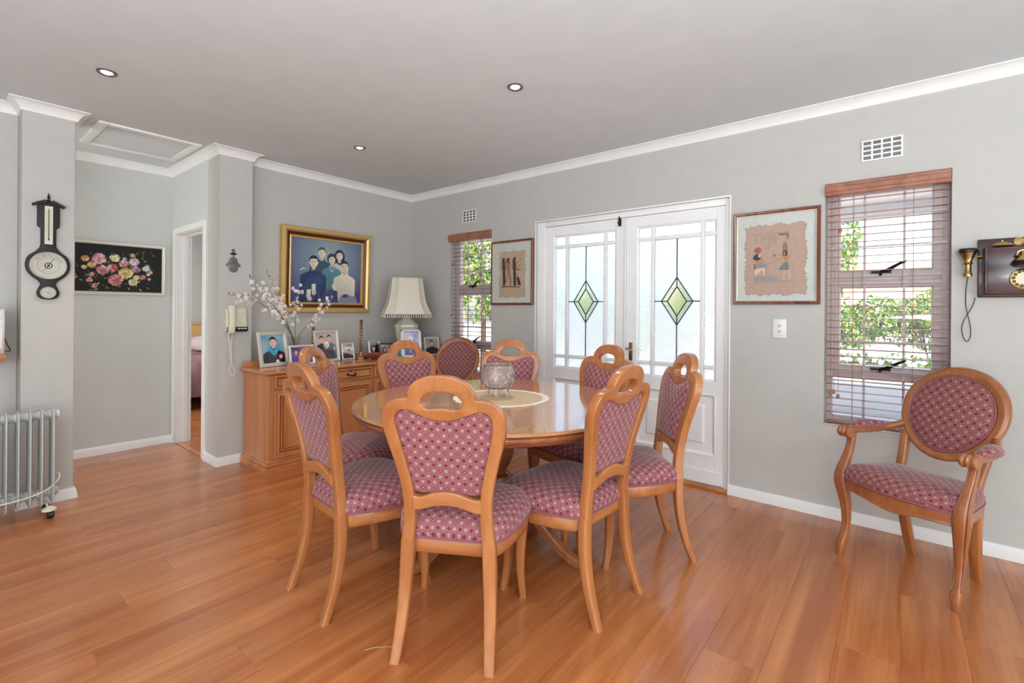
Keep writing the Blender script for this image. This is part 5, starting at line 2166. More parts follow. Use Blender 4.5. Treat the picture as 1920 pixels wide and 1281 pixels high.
# ------------------------------------------------------------------ beige wall telephone
t = thing('push_button_telephone', 'cream push-button telephone on the pier beside the sideboard, coiled cord hanging', 'telephone', (1.598, DC, 1.165))
m = MB()
m.loft([[(-0.075, 0, -0.095), (0.085, 0, -0.095), (0.085, 0, 0.095), (-0.075, 0, 0.095)], [(-0.073, -0.030, -0.093), (0.083, -0.030, -0.093), (0.083, -0.020, 0.093), (-0.073, -0.020, 0.093)], [(-0.068, -0.045, -0.088), (0.078, -0.045, -0.088), (0.078, -0.026, 0.088), (-0.068, -0.026, 0.088)]])
m.build('body', MT['cream'], t, bevel=0.004)
m = MB()
m.box(-0.070, -0.0475, -0.096, 0.0845, -0.030, -0.058)
b = m.build('display_strip', MT['black'], t, bevel=0.002)
for k in range(3):
    m = MB()
    m.box(0.006 + k * 0.024, -0.0505, -0.076, 0.024 + k * 0.024, -0.046, -0.069)
    m.build('function_key', MT['whiteplastic'], b, bevel=0.001)
for i in range(3):
    for j in range(4):
        m = MB()
        z = 0.050 - j * 0.024
        y = -0.045 + (z + 0.088) / 0.176 * 0.019
        m.box(0.004 + i * 0.024, y - 0.005, z - 0.006, 0.018 + i * 0.024, y + 0.002, z + 0.006)
        m.build('key', MT['cream'], t, bevel=0.0015)
m = MB()
rr = []
for z, y, wx, wy in ((-0.108, -0.060, 0.040, 0.030), (-0.100, -0.062, 0.048, 0.040), (-0.065, -0.064, 0.050, 0.040), (-0.045, -0.072, 0.042, 0.028), (0.0, -0.076, 0.038, 0.024), (0.055, -0.070, 0.042, 0.028), (0.075, -0.062, 0.050, 0.040), (0.110, -0.058, 0.048, 0.040), (0.118, -0.056, 0.040, 0.030)):
    rr.append(rsq(-0.045, y, z, wx, wy, 0.35))
m.loft(rr)
m.build('handset', MT['cream'], t, smooth=50)
m = MB()
pts = []
N_ = 420
for i in range(N_):
    q = i / (N_ - 1)
    # down on the left, loop at the bottom, back up on the right
    if q < .5:
        u = q * 2
        cx, cz = -0.054 + 0.030 * u, -0.105 - 0.30 * u
    else:
        u = (q - .5) * 2
        cx, cz = -0.024 - 0.010 * math.sin(u * 3.1), -0.405 + 0.29 * u
    cy = -0.022 + 0.004 * math.cos(q * 6.28)
    if 0.44 < q < 0.60:
        u = (q - .44) / .16
        cx += 0.020 * math.sin(u * math.pi * 2)
        cz -= 0.055 * math.sin(u * math.pi)
    r_ = 0.0065 if not 0.40 < q < 0.64 else 0.004
    ph = q * 2 * math.pi * 52
    pts.append((cx + r_ * math.cos(ph), cy + r_ * math.sin(ph), cz))
m.tube(pts, 0.0026, 5)
m.build('coiled_cord', MT['whiteplastic'], t)

# ------------------------------------------------------------------ antique style wooden wall phone
t = thing('antique_wall_telephone', 'dark wooden antique-style wall telephone with brass dial at the right edge', 'telephone', (DB, -0.478, 1.497), R(-90))
hw, hz = 0.152, 0.153
m = MB()
m.box(-hw, -0.018, -hz, hw, 0.0, hz)
m.build('backboard', MT['mahogany'], t, bevel=0.006)
m = MB()
m.box(-hw + 0.016, -0.075, -hz + 0.012, hw - 0.016, -0.018, hz - 0.045)
m.build('case', MT['mahogany'], t, bevel=0.010, bseg=3)
m = MB()
m.box(-hw + 0.03, -0.081, -hz + 0.026, hw - 0.03, -0.075, hz - 0.060)
m.build('front_panel', MT['mahogany'], t, bevel=0.003)
for x in (-0.065, 0.055):
    m = MB()
    m.lathe([(0.001, 0.048), (0.006, 0.046), (0.010, 0.043), (0.036, 0.036), (0.044, 0.028), (0.045, 0.024), (0.040, 0.023), (0.001, 0.030)], 28, (x, -0.048, hz - 0.068 - 0.0))
    m.lathe([(0.001, 0.056), (0.006, 0.053), (0.006, 0.046), (0.001, 0.046)], 12, (x, -0.048, hz - 0.068))
    m.build('bell', MT['brass'], t)
m = MB()
m.lathe([(0.001, 0.030), (0.020, 0.026), (0.022, 0.018), (0.001, 0.018)], 20, (-0.002, 0, hz - 0.022), axis='Y')
m.build('bell_striker', MT['brassold'], t)
# mouthpiece on a swivel
m = MB()
m.tube([(0.005, -0.080, 0.060), (0.005, -0.115, 0.056), (0.005, -0.125, 0.040)], [0.020, 0.018, 0.020], 14)
m.lathe([(0.024, 0.086), (0.024, 0.080), (0.001, 0.080), (0.001, 0.086)], 18, (0.005, 0, 0.060), axis='Y')
for s in (-1, 1):
    m.sphere((0.005 + s * 0.024, -0.105, 0.056), 0.009)
m.lathe([(0.014, 0.0), (0.030, -0.014), (0.043, -0.022), (0.046, -0.020), (0.034, -0.008), (0.014, 0.010)], 24, (0.005, -0.130, 0.044))
m.build('mouthpiece_arm', MT['brass'], t)
m = MB()
m.lathe([(0.001, -0.046), (0.028, -0.045), (0.042, -0.036), (0.047, -0.026), (0.045, -0.021), (0.030, -0.020), (0.001, -0.020)], 24, (0.005, -0.132, 0.046))
m.build('mouthpiece', MT['black'], t)
# rotary dial
m = MB()
m.lathe([(0.001, 0.088), (0.048, 0.088), (0.052, 0.086), (0.053, 0.081), (0.001, 0.081)], 40, (0.008, 0, -0.062), axis='Y')
d = m.build('rotary_dial', MT['brass'], t)
for k in range(10):
    q = R(60 + k * 28)
    m = MB()
    m.lathe([(0.001, 0.0895), (0.0068, 0.0893), (0.0075, 0.0880), (0.001, 0.0880)], 14, (0.008 + 0.037 * math.cos(q), 0, -0.062 + 0.037 * math.sin(q)), axis='Y')
    m.build('finger_hole', MT['black'], d)
m = MB()
m.lathe([(0.001, 0.0895), (0.024, 0.0893), (0.025, 0.088), (0.001, 0.088)], 30, (0.008, 0, -0.062), axis='Y')
m.build('dial_centre', MT['cream'], d)
m = MB()
m.tube([(0.008 + 0.03, -0.090, -0.062 - 0.040), (0.008 + 0.046, -0.092, -0.062 - 0.030)], 0.002, 6)
m.build('finger_stop', MT['brass'], d)
# side hook and receiver
m = MB()
m.tube([(-hw + 0.02, -0.045, 0.062), (-hw - 0.02, -0.045, 0.060), (-hw - 0.035, -0.050, 0.060)], 0.005, 8)
m.build('receiver_hook', MT['brass'], t)
m = MB()
rx_, ry_ = -hw - 0.040, -0.050
m.lathe([(0.001, -0.062), (0.017, -0.062), (0.018, -0.056), (0.017, -0.046), (0.014, -0.042), (0.014, 0.0), (0.017, 0.002), (0.019, 0.008), (0.016, 0.012), (0.015, 0.018), (0.026, 0.044), (0.034, 0.062), (0.001, 0.062)], 24, (rx_, ry_, 0.020))
rc = m.build('receiver', MT['brass'], t)
m = MB()
m.lathe([(0.001, 0.062), (0.036, 0.062), (0.039, 0.068), (0.038, 0.080), (0.034, 0.085), (0.030, 0.080), (0.001, 0.079)], 24, (rx_, ry_, 0.020))
m.build('ear_cup', MT['black'], rc)
m = MB()
m.tube(cat([(rx_, ry_, -0.042), (rx_ - 0.006, ry_ + 0.01, -0.12), (rx_ - 0.004, ry_ + 0.02, -0.20), (rx_ + 0.012, ry_ + 0.02, -0.30), (rx_ + 0.014, ry_ + 0.02, -0.355), (rx_ + 0.002, ry_ + 0.02, -0.385), (rx_ - 0.013, ry_ + 0.02, -0.365), (rx_ - 0.020, ry_ + 0.02, -0.315), (rx_ - 0.010, ry_ + 0.025, -0.27), (rx_ + 0.010, ry_ + 0.03, -0.225), (rx_ + 0.026, ry_ + 0.035, -0.185), (rx_ + 0.032, ry_ + 0.038, -0.152)], 8), 0.0024, 6)
m.build('receiver_cord', MT['black'], t)

# ------------------------------------------------------------------ switch, air bricks
t = thing('light_switch', 'white two-rocker light switch under the large papyrus picture', 'switch', (DB, 0.5975, 1.153), R(-90))
m = MB()
m.box(-0.040, -0.008, -0.061, 0.040, 0, 0.061)
m.build('face_plate', MT['whiteplastic'], t, bevel=0.003)
m = MB()
m.box(-0.030, -0.010, -0.050, 0.030, -0.008, 0.050)
m.build('inner_plate', MT['whiteplastic'], t, bevel=0.0012)
for z in (0.018, -0.018):
    m = MB()
    m.loft([[(-0.008, -0.010, z - 0.008), (0.008, -0.010, z - 0.008), (0.008, -0.010, z + 0.008), (-0.008, -0.010, z + 0.008)], [(-0.007, -0.017, z - 0.007), (0.007, -0.017, z - 0.007), (0.007, -0.0125, z + 0.007), (-0.007, -0.0125, z + 0.007)]])
    m.build('rocker', MT['enamel'], t, bevel=0.001)
for yc, lab in ((0.077, 'white air vent of sixteen slots high above the right window'), (3.407, 'small white air vent above the narrow corner window')):
    t = thing('air_vent', lab, 'vent', (DB, yc, 2.217), R(-90), 'wall air vents')
    m = MB()
    W_, H_ = 0.192, 0.124
    m.box(-W_ / 2, -0.001, -H_ / 2, W_ / 2, 0.0, H_ / 2)
    m.build('dark_opening', MT['pewter'], t, smooth=0)
    cw, chh = 0.036, 0.019
    gx = (W_ - 4 * cw) / 5
    gz = (H_ - 4 * chh) / 5
    slots = []
    for i in range(4):
        for j in range(4):
            x = -W_ / 2 + gx + i * (cw + gx)
            z = -H_ / 2 + gz + j * (chh + gz)
            slots.append([(x, z), (x + cw, z), (x + cw, z + chh), (x, z + chh)])
    plate('grille', [[(-W_ / 2, -H_ / 2), (W_ / 2, -H_ / 2), (W_ / 2, H_ / 2), (-W_ / 2, H_ / 2)]] + slots, 0.008, 0.001, MT['trim'], t, lambda x, h, d: Vector((x, -0.005 + d, h)), 1)
# ------------------------------------------------------------------ things on the sideboard
def photo_frame(name, label, x, y, w, h, bw, rz, tilt, fmat, round_=0.0, prof='flat', z=SZ):
    t = thing(name, label, 'photo frame', (x, y, z + 0.001), R(rz), 'framed photographs on the sideboard')
    T = Matrix.Translation((0, 0, 0)) @ Matrix.Rotation(R(-tilt), 4, 'X') @ Matrix.Translation((0, 0, h / 2))
    if prof == 'flat':
        pr = [(0, 0.006), (0, -0.008), (0.002, -0.010), (bw * .35, -0.010), (bw * .5, -0.007), (bw * .8, -0.009), (bw, -0.006), (bw, 0.0)]
    else:
        pr = [(0, 0.004), (0, -0.004), (bw * .25, -0.010), (bw * .7, -0.010), (bw, -0.004), (bw, 0.0)]
    if round_:
        mb = MB()
        rings = []
        for ins, yy in pr:
            X, Z = w / 2 - ins, h / 2 - ins
            r_ = max(round_ - ins, 0.003)
            ring = []
            for q, (sx, sz) in enumerate(((1, 1), (-1, 1), (-1, -1), (1, -1))):
                for k in range(5):
                    a_ = math.pi / 2 * (q + k / 4)
                    ring.append((sx * (X - r_) + r_ * math.cos(a_), yy, sz * (Z - r_) + r_ * math.sin(a_)))
            rings.append(ring)
        rings.append(rings[0])
        mb.loft(rings, False, False)
    else:
        mb = frame_ring(w, h, pr)
    mb.v = [tuple(T @ Vector(p)) for p in mb.v]
    mb.build('frame', fmat, t, smooth=30)
    m = MB()
    m.box(-w / 2 + 0.004, 0.0, -h / 2 + 0.004, w / 2 - 0.004, 0.005, h / 2 - 0.004)
    m.v = [tuple(T @ Vector(p)) for p in m.v]
    m.build('back_board', MT['black'], t, smooth=0)
    m = MB()
    M_ = Matrix.Translation((0, 0.0, 0))
    top = T @ Vector((0, 0.005, h * 0.22))
    m.prism([(-0.018, 0), (0.018, 0), (0.010, 1), (-0.010, 1)], 0, 1)
    m.v = [((p[0]), (top.y + 0.004 * p[1]) * p[2] + (0.02 + h * 0.34 + 0.004 * p[1]) * (1 - p[2]), top.z * p[2]) for p in m.v]
    m.build('easel_strut', MT['black'], t, smooth=0)
    a = Art(w - 2 * bw + 0.002, h - 2 * bw + 0.002, -0.0012, res=430)
    return t, a, T


def finish(t, a, T):
    return a.build('photograph', MT['photo'], t, T)


def mott(c1, c2):
    def f(u, v):
        return mixc(c1, c2, 0.5 + 0.5 * math.sin(u * 5 + v * 4 + math.sin(v * 7)) * (0.6 + .4 * math.sin(u * 11)))
    return f


t, a, T = photo_frame('photo_frame', 'white framed graduation photo of a man with a blue stole, leftmost on the sideboard', 1.852, 4.030, 0.262, 0.292, 0.030, 10, 12, MT['silverpaint'])
a.grid(14, 16, mott(S(96, 140, 162), S(140, 176, 190)))
person(a, 0.52, 0.735, 0.185, S(222, 178, 156), S(28, 24, 24), S(34, 36, 42), 3.1, 0.0, 'short')
a.poly([(0.43, 0.56), (0.52, 0.42), (0.61, 0.56), (0.56, 0.58), (0.48, 0.58)], S(236, 236, 240))
a.poly([(0.505, 0.54), (0.535, 0.54), (0.545, 0.42), (0.52, 0.36), (0.495, 0.42)], S(30, 30, 36))
a.poly([(0.24, 0.52), (0.42, 0.59), (0.52, 0.42), (0.62, 0.59), (0.80, 0.52), (0.72, 0.42), (0.53, 0.24), (0.34, 0.40)], S(64, 150, 184))
a.poly([(0.41, 0.585), (0.52, 0.40), (0.63, 0.585), (0.585, 0.60), (0.52, 0.48), (0.455, 0.60)], S(38, 100, 140))
a.line(0.72, 0.08, 0.90, 0.34, 0.026, S(156, 34, 52))
a.ell(0.80, 0.22, 0.085, 0.07, S(226, 178, 160), .6, 12)
a.poly([(0.55, 0.0), (0.58, 0.1), (0.68, 0.12), (0.72, 0.0)], S(222, 220, 220))
finish(t, a, T)

t, a, T = photo_frame('photo_frame', 'low silver frame with a purple photo, half hidden behind a dining chair handle', 2.055, 3.965, 0.225, 0.172, 0.018, 2, 12, MT['silver'])
a.grid(10, 8, mott(S(70, 48, 110), S(104, 84, 150)))
person(a, 0.24, 0.70, 0.16, S(206, 160, 150), S(36, 26, 30), S(96, 60, 150), 2.6, 0, 'bob')
person(a, 0.62, 0.62, 0.17, S(210, 166, 150), S(36, 26, 30), S(90, 44, 150), 3.0, 0, 'long')
finish(t, a, T)

t, a, T = photo_frame('photo_frame', 'white framed photo of two men behind a seated woman, left of the brass candlestick', 2.335, 4.045, 0.248, 0.288, 0.024, 2, 10, MT['silverpaint'])
a.grid(12, 14, mott(S(176, 158, 160), S(196, 180, 178)))
person(a, 0.27, 0.755, 0.118, S(218, 176, 156), S(34, 26, 26), S(38, 38, 46), 3.0, 0, 'short')
person(a, 0.64, 0.785, 0.122, S(218, 176, 156), S(44, 32, 28), S(74, 112, 124), 2.9, 0, 'short')
a.poly([(0.86, 0.5), (0.93, 0.42), (0.86, 0.25), (0.76, 0.2), (0.78, 0.27), (0.84, 0.34), (0.82, 0.44)], S(214, 170, 150))
a.poly([(0.54, 0.0), (0.6, 0.34), (0.84, 0.34), (0.9, 0.0)], S(56, 56, 76))
person(a, 0.49, 0.535, 0.108, S(222, 190, 176), S(226, 220, 220), S(64, 48, 62), 3.0, 0, 'bob')
for k in range(7):
    a.line(0.34, 0.36 - k * 0.045, 0.66, 0.36 - k * 0.045, 0.003, S(120, 70, 84))
finish(t, a, T)

t, a, T = photo_frame('photo_frame', 'small silver frame between the three-person photo and the brass candlestick', 2.560, 4.075, 0.130, 0.158, 0.012, -4, 12, MT['silver'])
a.grid(8, 8, mott(S(190, 190, 176), S(104, 124, 96)))
a.poly([(0, 0.45), (1, 0.52), (1, 0.8), (0, 0.75)], S(206, 206, 200))
person(a, 0.36, 0.60, 0.17, S(222, 178, 160), S(220, 216, 212), S(34, 38, 52), 3.2, 0, 'bob')
person(a, 0.62, 0.48, 0.14, S(206, 160, 144), S(40, 30, 30), S(30, 32, 44), 3.0, 0, 'short')
finish(t, a, T)

t, a, T = photo_frame('photo_frame', 'grey framed photo leaning behind the wooden dish', 2.880, 4.105, 0.132, 0.165, 0.014, -4, 12, MT['silver'])
a.grid(6, 8, mott(S(170, 160, 164), S(130, 120, 130)))
person(a, 0.42, 0.55, 0.20, S(206, 170, 158), S(30, 26, 30), S(222, 218, 220), 2.4, 0, 'long')
a.poly([(0.62, 0.0), (0.6, 0.7), (0.8, 0.85), (1, 0.7), (1, 0)], S(34, 30, 36))
finish(t, a, T)

t, a, T = photo_frame('photo_frame', 'low brown wooden frame right of the grey one behind the wooden dish', 2.975, 4.030, 0.170, 0.140, 0.014, -4, 12, MT['frame_brown'])
a.grid(8, 6, mott(S(206, 200, 196), S(96, 84, 80)))
person(a, 0.35, 0.55, 0.2, S(210, 176, 164), S(40, 34, 36), S(200, 196, 200), 2.6, 0, 'long')
person(a, 0.75, 0.55, 0.2, S(206, 170, 158), S(30, 26, 28), S(60, 56, 66), 2.6, 0, 'short')
finish(t, a, T)

t, a, T = photo_frame('photo_frame', 'tall rounded silver frame in front of the lamp base', 3.085, 3.780, 0.212, 0.285, 0.026, -22, 10, MT['silver'], 0.04, 'round')
a.grid(10, 12, lambda u, v: mixc(S(206, 206, 222), S(120, 140, 196), (0.9 if (int((u * .6 + v) * 9) % 2 and u > .5) else 0.15)))
person(a, 0.45, 0.64, 0.13, S(224, 190, 180), S(226, 222, 224), S(100, 116, 176), 2.6, 0, 'bob')
a.line(0.45, 0.45, 0.45, 0.1, 0.01, S(226, 222, 226))
finish(t, a, T)

t, a, T = photo_frame('photo_frame', 'small frame with a teal shirt, seen through a dining chair handle', 2.985, 3.825, 0.125, 0.150, 0.014, -6, 12, MT['silver'])
a.grid(6, 8, mott(S(206, 204, 204), S(180, 178, 184)))
person(a, 0.5, 0.72, 0.15, S(216, 172, 154), S(40, 32, 30), S(70, 130, 140), 3.4, 0, 'short')
finish(t, a, T)

t, a, T = photo_frame('photo_frame', 'smallest white frame between the tall silver frame and the black-sweater photo', 3.275, 3.870, 0.105, 0.138, 0.012, -14, 12, MT['whiteplastic'])
a.grid(6, 8, mott(S(200, 184, 164), S(150, 130, 110)))
person(a, 0.4, 0.6, 0.15, S(216, 172, 154), S(40, 32, 30), S(150, 96, 70), 2.4, 0, 'long')
person(a, 0.68, 0.55, 0.15, S(216, 172, 154), S(60, 46, 36), S(220, 216, 210), 2.4, 0, 'short')
finish(t, a, T)

t, a, T = photo_frame('photo_frame', 'rounded silver frame of a man in a black sweater, rightmost on the sideboard', 3.375, 3.800, 0.176, 0.198, 0.018, -18, 12, MT['silver'], 0.02, 'round')
a.grid(8, 10, mott(S(150, 140, 136), S(176, 166, 160)))
person(a, 0.48, 0.70, 0.175, S(206, 160, 140), S(26, 22, 22), S(26, 28, 34), 3.4, 0, 'short')
finish(t, a, T)


def barley_candlestick(x, y, label):
    t = thing('candlestick', label, 'candlestick', (x, y, SZ + 0.0005), 0, 'brass barley-twist candlesticks')
    m = MB()
    m.lathe([(0.002, 0.004), (0.052, 0.0), (0.062, 0.004), (0.062, 0.010), (0.050, 0.018), (0.030, 0.026), (0.018, 0.040), (0.013, 0.052), (0.002, 0.054)], 28)
    m.build('base', MT['brass'], t)
    for ph in (0, math.pi):
        m = MB()
        pts = []
        for i in range(90):
            q = i / 89
            z = 0.048 + 0.225 * q
            aa = ph + q * 2 * math.pi * 4.2
            rr_ = 0.0095 - 0.002 * q
            pts.append((rr_ * math.cos(aa), rr_ * math.sin(aa), z))
        m.tube(pts, 0.0062, 8)
        m.build('twist_strand', MT['brass'], t)
    m = MB()
    m.lathe([(0.002, 0.268), (0.012, 0.270), (0.015, 0.278), (0.011, 0.286), (0.015, 0.294), (0.011, 0.302), (0.014, 0.310), (0.0145, 0.372), (0.017, 0.376), (0.017, 0.382), (0.012, 0.382), (0.011, 0.35), (0.002, 0.35)], 24)
    m.build('candle_socket', MT['brass'], t)


barley_candlestick(2.697, 4.075, 'brass barley-twist candlestick standing clear left of the wooden dish')
barley_candlestick(2.222, 4.105, 'brass barley-twist candlestick half hidden behind the three-person photo')

o = MB()
o.lathe([(0.002, 0.0), (0.060, 0.0), (0.064, 0.006), (0.100, 0.030), (0.122, 0.044), (0.125, 0.049), (0.118, 0.050), (0.094, 0.036), (0.055, 0.014), (0.002, 0.010)], 48)
o = o.build('wooden_dish', MT['dish'], smooth=35)
o.location = (2.805, 3.955, SZ)
tag(o, 'shallow red-brown wooden dish on the sideboard right of the brass candlestick', 'dish')

# lamp
t = thing('table_lamp', 'table lamp with cream fringed panel shade at the right end of the sideboard', 'lamp', (3.185, 4.005, SZ + 0.0005), R(-29))


def cutsq(r, z, ch=0.42, sub=1, bow=0.0):
    """square section with cut corners; r = half width across the flats"""
    c = r * (1 - ch)
    pts = [(r, -c), (r, c), (c, r), (-c, r), (-r, c), (-r, -c), (-c, -r), (c, -r)]
    out = []
    for i in range(8):
        p, q = Vector(pts[i]), Vector(pts[(i + 1) % 8])
        for k in range(sub):
            f = k / sub
            v = p.lerp(q, f)
            v *= 1 - bow * math.sin(math.pi * f)
            out.append((v.x, v.y, z))
    return out


m = MB()
m.loft([cutsq(0.066, 0.0), cutsq(0.072, 0.010), cutsq(0.062, 0.022), cutsq(0.066, 0.05), cutsq(0.100, 0.20), cutsq(0.115, 0.305), cutsq(0.115, 0.325), cutsq(0.045, 0.395), cutsq(0.032, 0.40), cutsq(0.032, 0.42)])
m.build('lamp_base', MT['ceramic'], t, smooth=0, bevel=0.004)
m = MB()
m.tube([(0, 0, 0.415), (0, 0, 0.56)], 0.008, 8)
m.build('lamp_stem', MT['brassold'], t)
m = MB()
zs = [0.435, 0.47, 0.52, 0.58, 0.65, 0.72, 0.78, 0.806]
rs = [0.240, 0.219, 0.197, 0.180, 0.168, 0.159, 0.152, 0.150]


def shade_ring(r, z):
    return cutsq(r, z, 0.38, 4, 0.03)


rr = [shade_ring(r, z) for r, z in zip(rs, zs)]
rr += [[(x * 0.985, y * 0.985, z) for x, y, z in r] for r in reversed(rr)]
rr.append(rr[0])
m.loft(rr, False, False)
sh = m.build('lamp_shade', MT['shade'], t, smooth=30)
for r, z in ((0.239, 0.437), (0.154, 0.804)):
    m = MB()
    rg = shade_ring(r, z)
    m.tube(rg + [rg[0]], 0.005, 6, False)
    m.build('braid_trim', MT['shade'], sh)
for i in range(8):
    m = MB()
    m.tube([Vector(shade_ring(r * 1.003, z)[i * 4]) for r, z in zip(rs, zs)], 0.0028, 5)
    m.build('seam_braid', MT['shade'], sh)
frp = shade_ring(0.236, 0.434)
per = [Vector(p) for p in frp] + [Vector(frp[0])]
cum = [0]
for i in range(len(per) - 1):
    cum.append(cum[-1] + (per[i + 1] - per[i]).length)
first = None
NB = 72
for k in range(NB):
    s_ = cum[-1] * k / NB
    j = max(i for i in range(len(cum)) if cum[i] <= s_ + 1e-9)
    j = min(j, len(per) - 2)
    p = per[j].lerp(per[j + 1], (s_ - cum[j]) / (cum[j + 1] - cum[j]))
    if first is None:
        m = MB()
        m.lathe([(0.001, 0.0), (0.0035, -0.004), (0.003, -0.014), (0.005, -0.018), (0.005, -0.034), (0.001, -0.038)], 8)
        first = m.build('fringe_tassel', MT['shade'], sh)
        first.location = p
    else:
        clone(first, sh, p)

# vase with orchid sprays
t = thing('flower_vase', 'tall clear glass vase holding orchid sprays, behind the graduation photo', 'vase', (2.045, 4.085, SZ + 0.0005))
m = MB()
m.lathe([(0.002, 0.0), (0.040, 0.0), (0.044, 0.008), (0.040, 0.05), (0.038, 0.12), (0.044, 0.19), (0.058, 0.235), (0.060, 0.240), (0.055, 0.236), (0.041, 0.19), (0.035, 0.12), (0.037, 0.05), (0.036, 0.012), (0.002, 0.010)], 32)
m.build('vase_body', MT['vaseglass'], t, smooth=40)
VX, VY, VZ = 2.045, 4.085, SZ + 0.02


def blossom_proto(parent):
    m = MB()
    for k in range(5):
        a_ = 2 * math.pi * k / 5 + math.pi / 2
        L_, W_ = 0.027, 0.0062
        ux, uz = math.cos(a_), math.sin(a_)
        nx, nz = -uz, ux
        sec = [(0.0, 0.002, 0.0), (0.35, W_, -0.006), (0.7, W_ * .8, -0.003), (1.0, 0.0008, 0.006)]
        vs, fs = [], []
        for q, wd, y in sec:
            for s in (-1, 0, 1):
                vs.append((ux * L_ * q + nx * wd * s, y + (0.0015 if s == 0 else 0), uz * L_ * q + nz * wd * s))
        for i in range(3):
            for j in range(2):
                fs.append((i * 3 + j, i * 3 + j + 1, i * 3 + j + 4, i * 3 + j + 3))
        m.add(vs, fs)
    m.m = 1
    m.sphere((0, -0.007, -0.004), 0.0055, 0.007, 0.005, 8, 5)
    return m.build('blossom', [MT['petal'], MT['lip']], parent, smooth=60, recalc=False)


bl0 = None
specs = [   # tip offset from the vase mouth (x, y, z), bend, blossoms, label
    ((-0.560, -0.06, 0.335), 0.10, 22, 'orchid spray arching farthest left from the vase'),
    ((-0.390, -0.02, 0.485), 0.05, 22, 'orchid spray leaning left, second from the left in the vase'),
    ((-0.235, 0.02, 0.525), 0.03, 22, 'tallest orchid spray in the vase'),
    ((-0.01, -0.02, 0.470), -0.01, 20, 'upright orchid spray crossing the gilt frame edge'),
    ((0.26, -0.10, 0.400), -0.04, 26, 'orchid spray leaning right across the family portrait'),
    ((-0.315, -0.09, 0.335), 0.04, 18, 'shorter orchid spray between the two leftward ones'),
]
for (dx, dy, dz), bend, nb, lab in specs:
    root = thing('orchid_spray', lab, 'flower', (VX, VY, VZ), 0, 'orchid sprays in the glass vase')
    p0 = Vector((-dx * 0.03, -dy * 0.03, 0.0))
    mouth = Vector((0.030 * (1 if dx > 0 else -1) * min(1, abs(dx) / .2), 0.03 * (1 if dy > 0 else -1) * min(1, abs(dy) / .2), 0.225))
    tip = Vector((dx, dy, 0.235 + dz))
    mid = mouth.lerp(tip, 0.5) + Vector((0, 0, bend))
    pts = cat([p0, mouth, mid, tip], 10)
    m = MB()
    m.tube(pts, [0.0035 - 0.0022 * i / (len(pts) - 1) for i in range(len(pts))], 6)
    # buds near the tip
    for k in range(5):
        p = pts[-1 - k * 2]
        q = p + Vector((rnd.uniform(-.02, .02), rnd.uniform(-.012, .012), rnd.uniform(.008, .024)))
        m.tube([p, q], 0.0010, 5)
        m.sphere(q, 0.0036, 0.0036, 0.009, 7, 5)
    st = m.build('stem', MT['stem'] if dx > -0.1 else MT['bark'], root)
    for k in range(nb):
        f = 0.56 + 0.37 * k / nb
        i = min(len(pts) - 2, int(f * (len(pts) - 1)))
        p = pts[i].lerp(pts[i + 1], f * (len(pts) - 1) - i)
        off = Vector((rnd.uniform(-.044, .044), rnd.uniform(-.045, .012), rnd.uniform(-.060, .034)))
        loc = p + off
        rot = (rnd.uniform(-.7, .7), rnd.uniform(-3, 3), rnd.uniform(-1.3, 1.0))
        s_ = rnd.uniform(0.62, 0.95)
        if bl0 is None:
            bl0 = blossom_proto(root)
            b = bl0
            b.location = loc
            b.rotation_euler = rot
        else:
            b = clone(bl0, root, loc, rot)
        b.scale = (s_, s_, s_)

# ------------------------------------------------------------------ oil heater at the left edge
t = thing('oil_heater', 'grey-white oil-filled radiator on castors at the left edge before the pier', 'heater', (0.0, 4.00, 0.0))
fin0 = None
for k in range(9):
    x = 0.500 - 0.049 * k
    if fin0 is None:
        m = MB()
        pts = []
        outline = [(-0.070, 0.105), (-0.064, 0.080), (-0.045, 0.070), (0.045, 0.070), (0.064, 0.080), (0.070, 0.105), (0.070, 0.600), (0.060, 0.630), (0.040, 0.642), (-0.040, 0.642), (-0.060, 0.630), (-0.070, 0.600)]
        def rg(s, x_):
            return [(x_, y * s, 0.356 + (z - 0.356) * (1 - (1 - s) * .25)) for y, z in outline]
        m.loft([rg(0.5, -0.0075), rg(0.8, -0.0075), rg(0.95, -0.0035), rg(1.0, -0.0025), rg(1.0, 0.0025), rg(0.95, 0.0035), rg(0.8, 0.0075), rg(0.5, 0.0075)])
        fin0 = m.build('fin', MT['enamel'], t, smooth=50)
        fin0.location = (x, 0, 0)
    else:
        clone(fin0, t, (x, 0, 0))
for z in (0.604, 0.135):
    m = MB()
    prof = []
    for k in range(9):
        x = 0.500 - 0.049 * (8 - k)
        prof += [(0.020, x - 0.0235), (0.026, x - 0.018), (0.029, x - 0.010), (0.029, x + 0.010), (0.026, x + 0.018), (0.020, x + 0.0235)]
    m.lathe([(0.001, prof[0][1])] + prof + [(0.018, 0.530), (0.001, 0.532)], 20, (0, 0, z), axis='X')
    m.build('oil_tube', MT['enamel'], t, smooth=40)
m = MB()
m.lathe([(0.001, 0.512), (0.022, 0.512), (0.025, 0.520), (0.023, 0.530), (0.001, 0.533)], 20, (0, 0, 0.604), axis='X')
m.build('end_cap', MT['whiteplastic'], t)
for yy, lab in ((-0.085, 0), (0.085, 1)):
    for x in (0.475, 0.10):
        m = MB()
        m.lathe([(0.001, -0.016), (0.020, -0.016), (0.025, -0.011), (0.025, 0.011), (0.020, 0.016), (0.001, 0.016)], 20, (x + 0.010, yy, 0.025), axis='X')
        w_ = m.build('castor_wheel', MT['black'], t)
        m = MB()
        m.lathe([(0.001, 0.072), (0.010, 0.072), (0.032, 0.060), (0.034, 0.050), (0.030, 0.047), (0.001, 0.062)], 20, (x + 0.004, yy, 0.0))
        m.tube([(x, yy, 0.062), (x, yy * 0.5, 0.075)], 0.006, 8)
        m.build('castor_fender', MT['cream'], t)
m = MB()
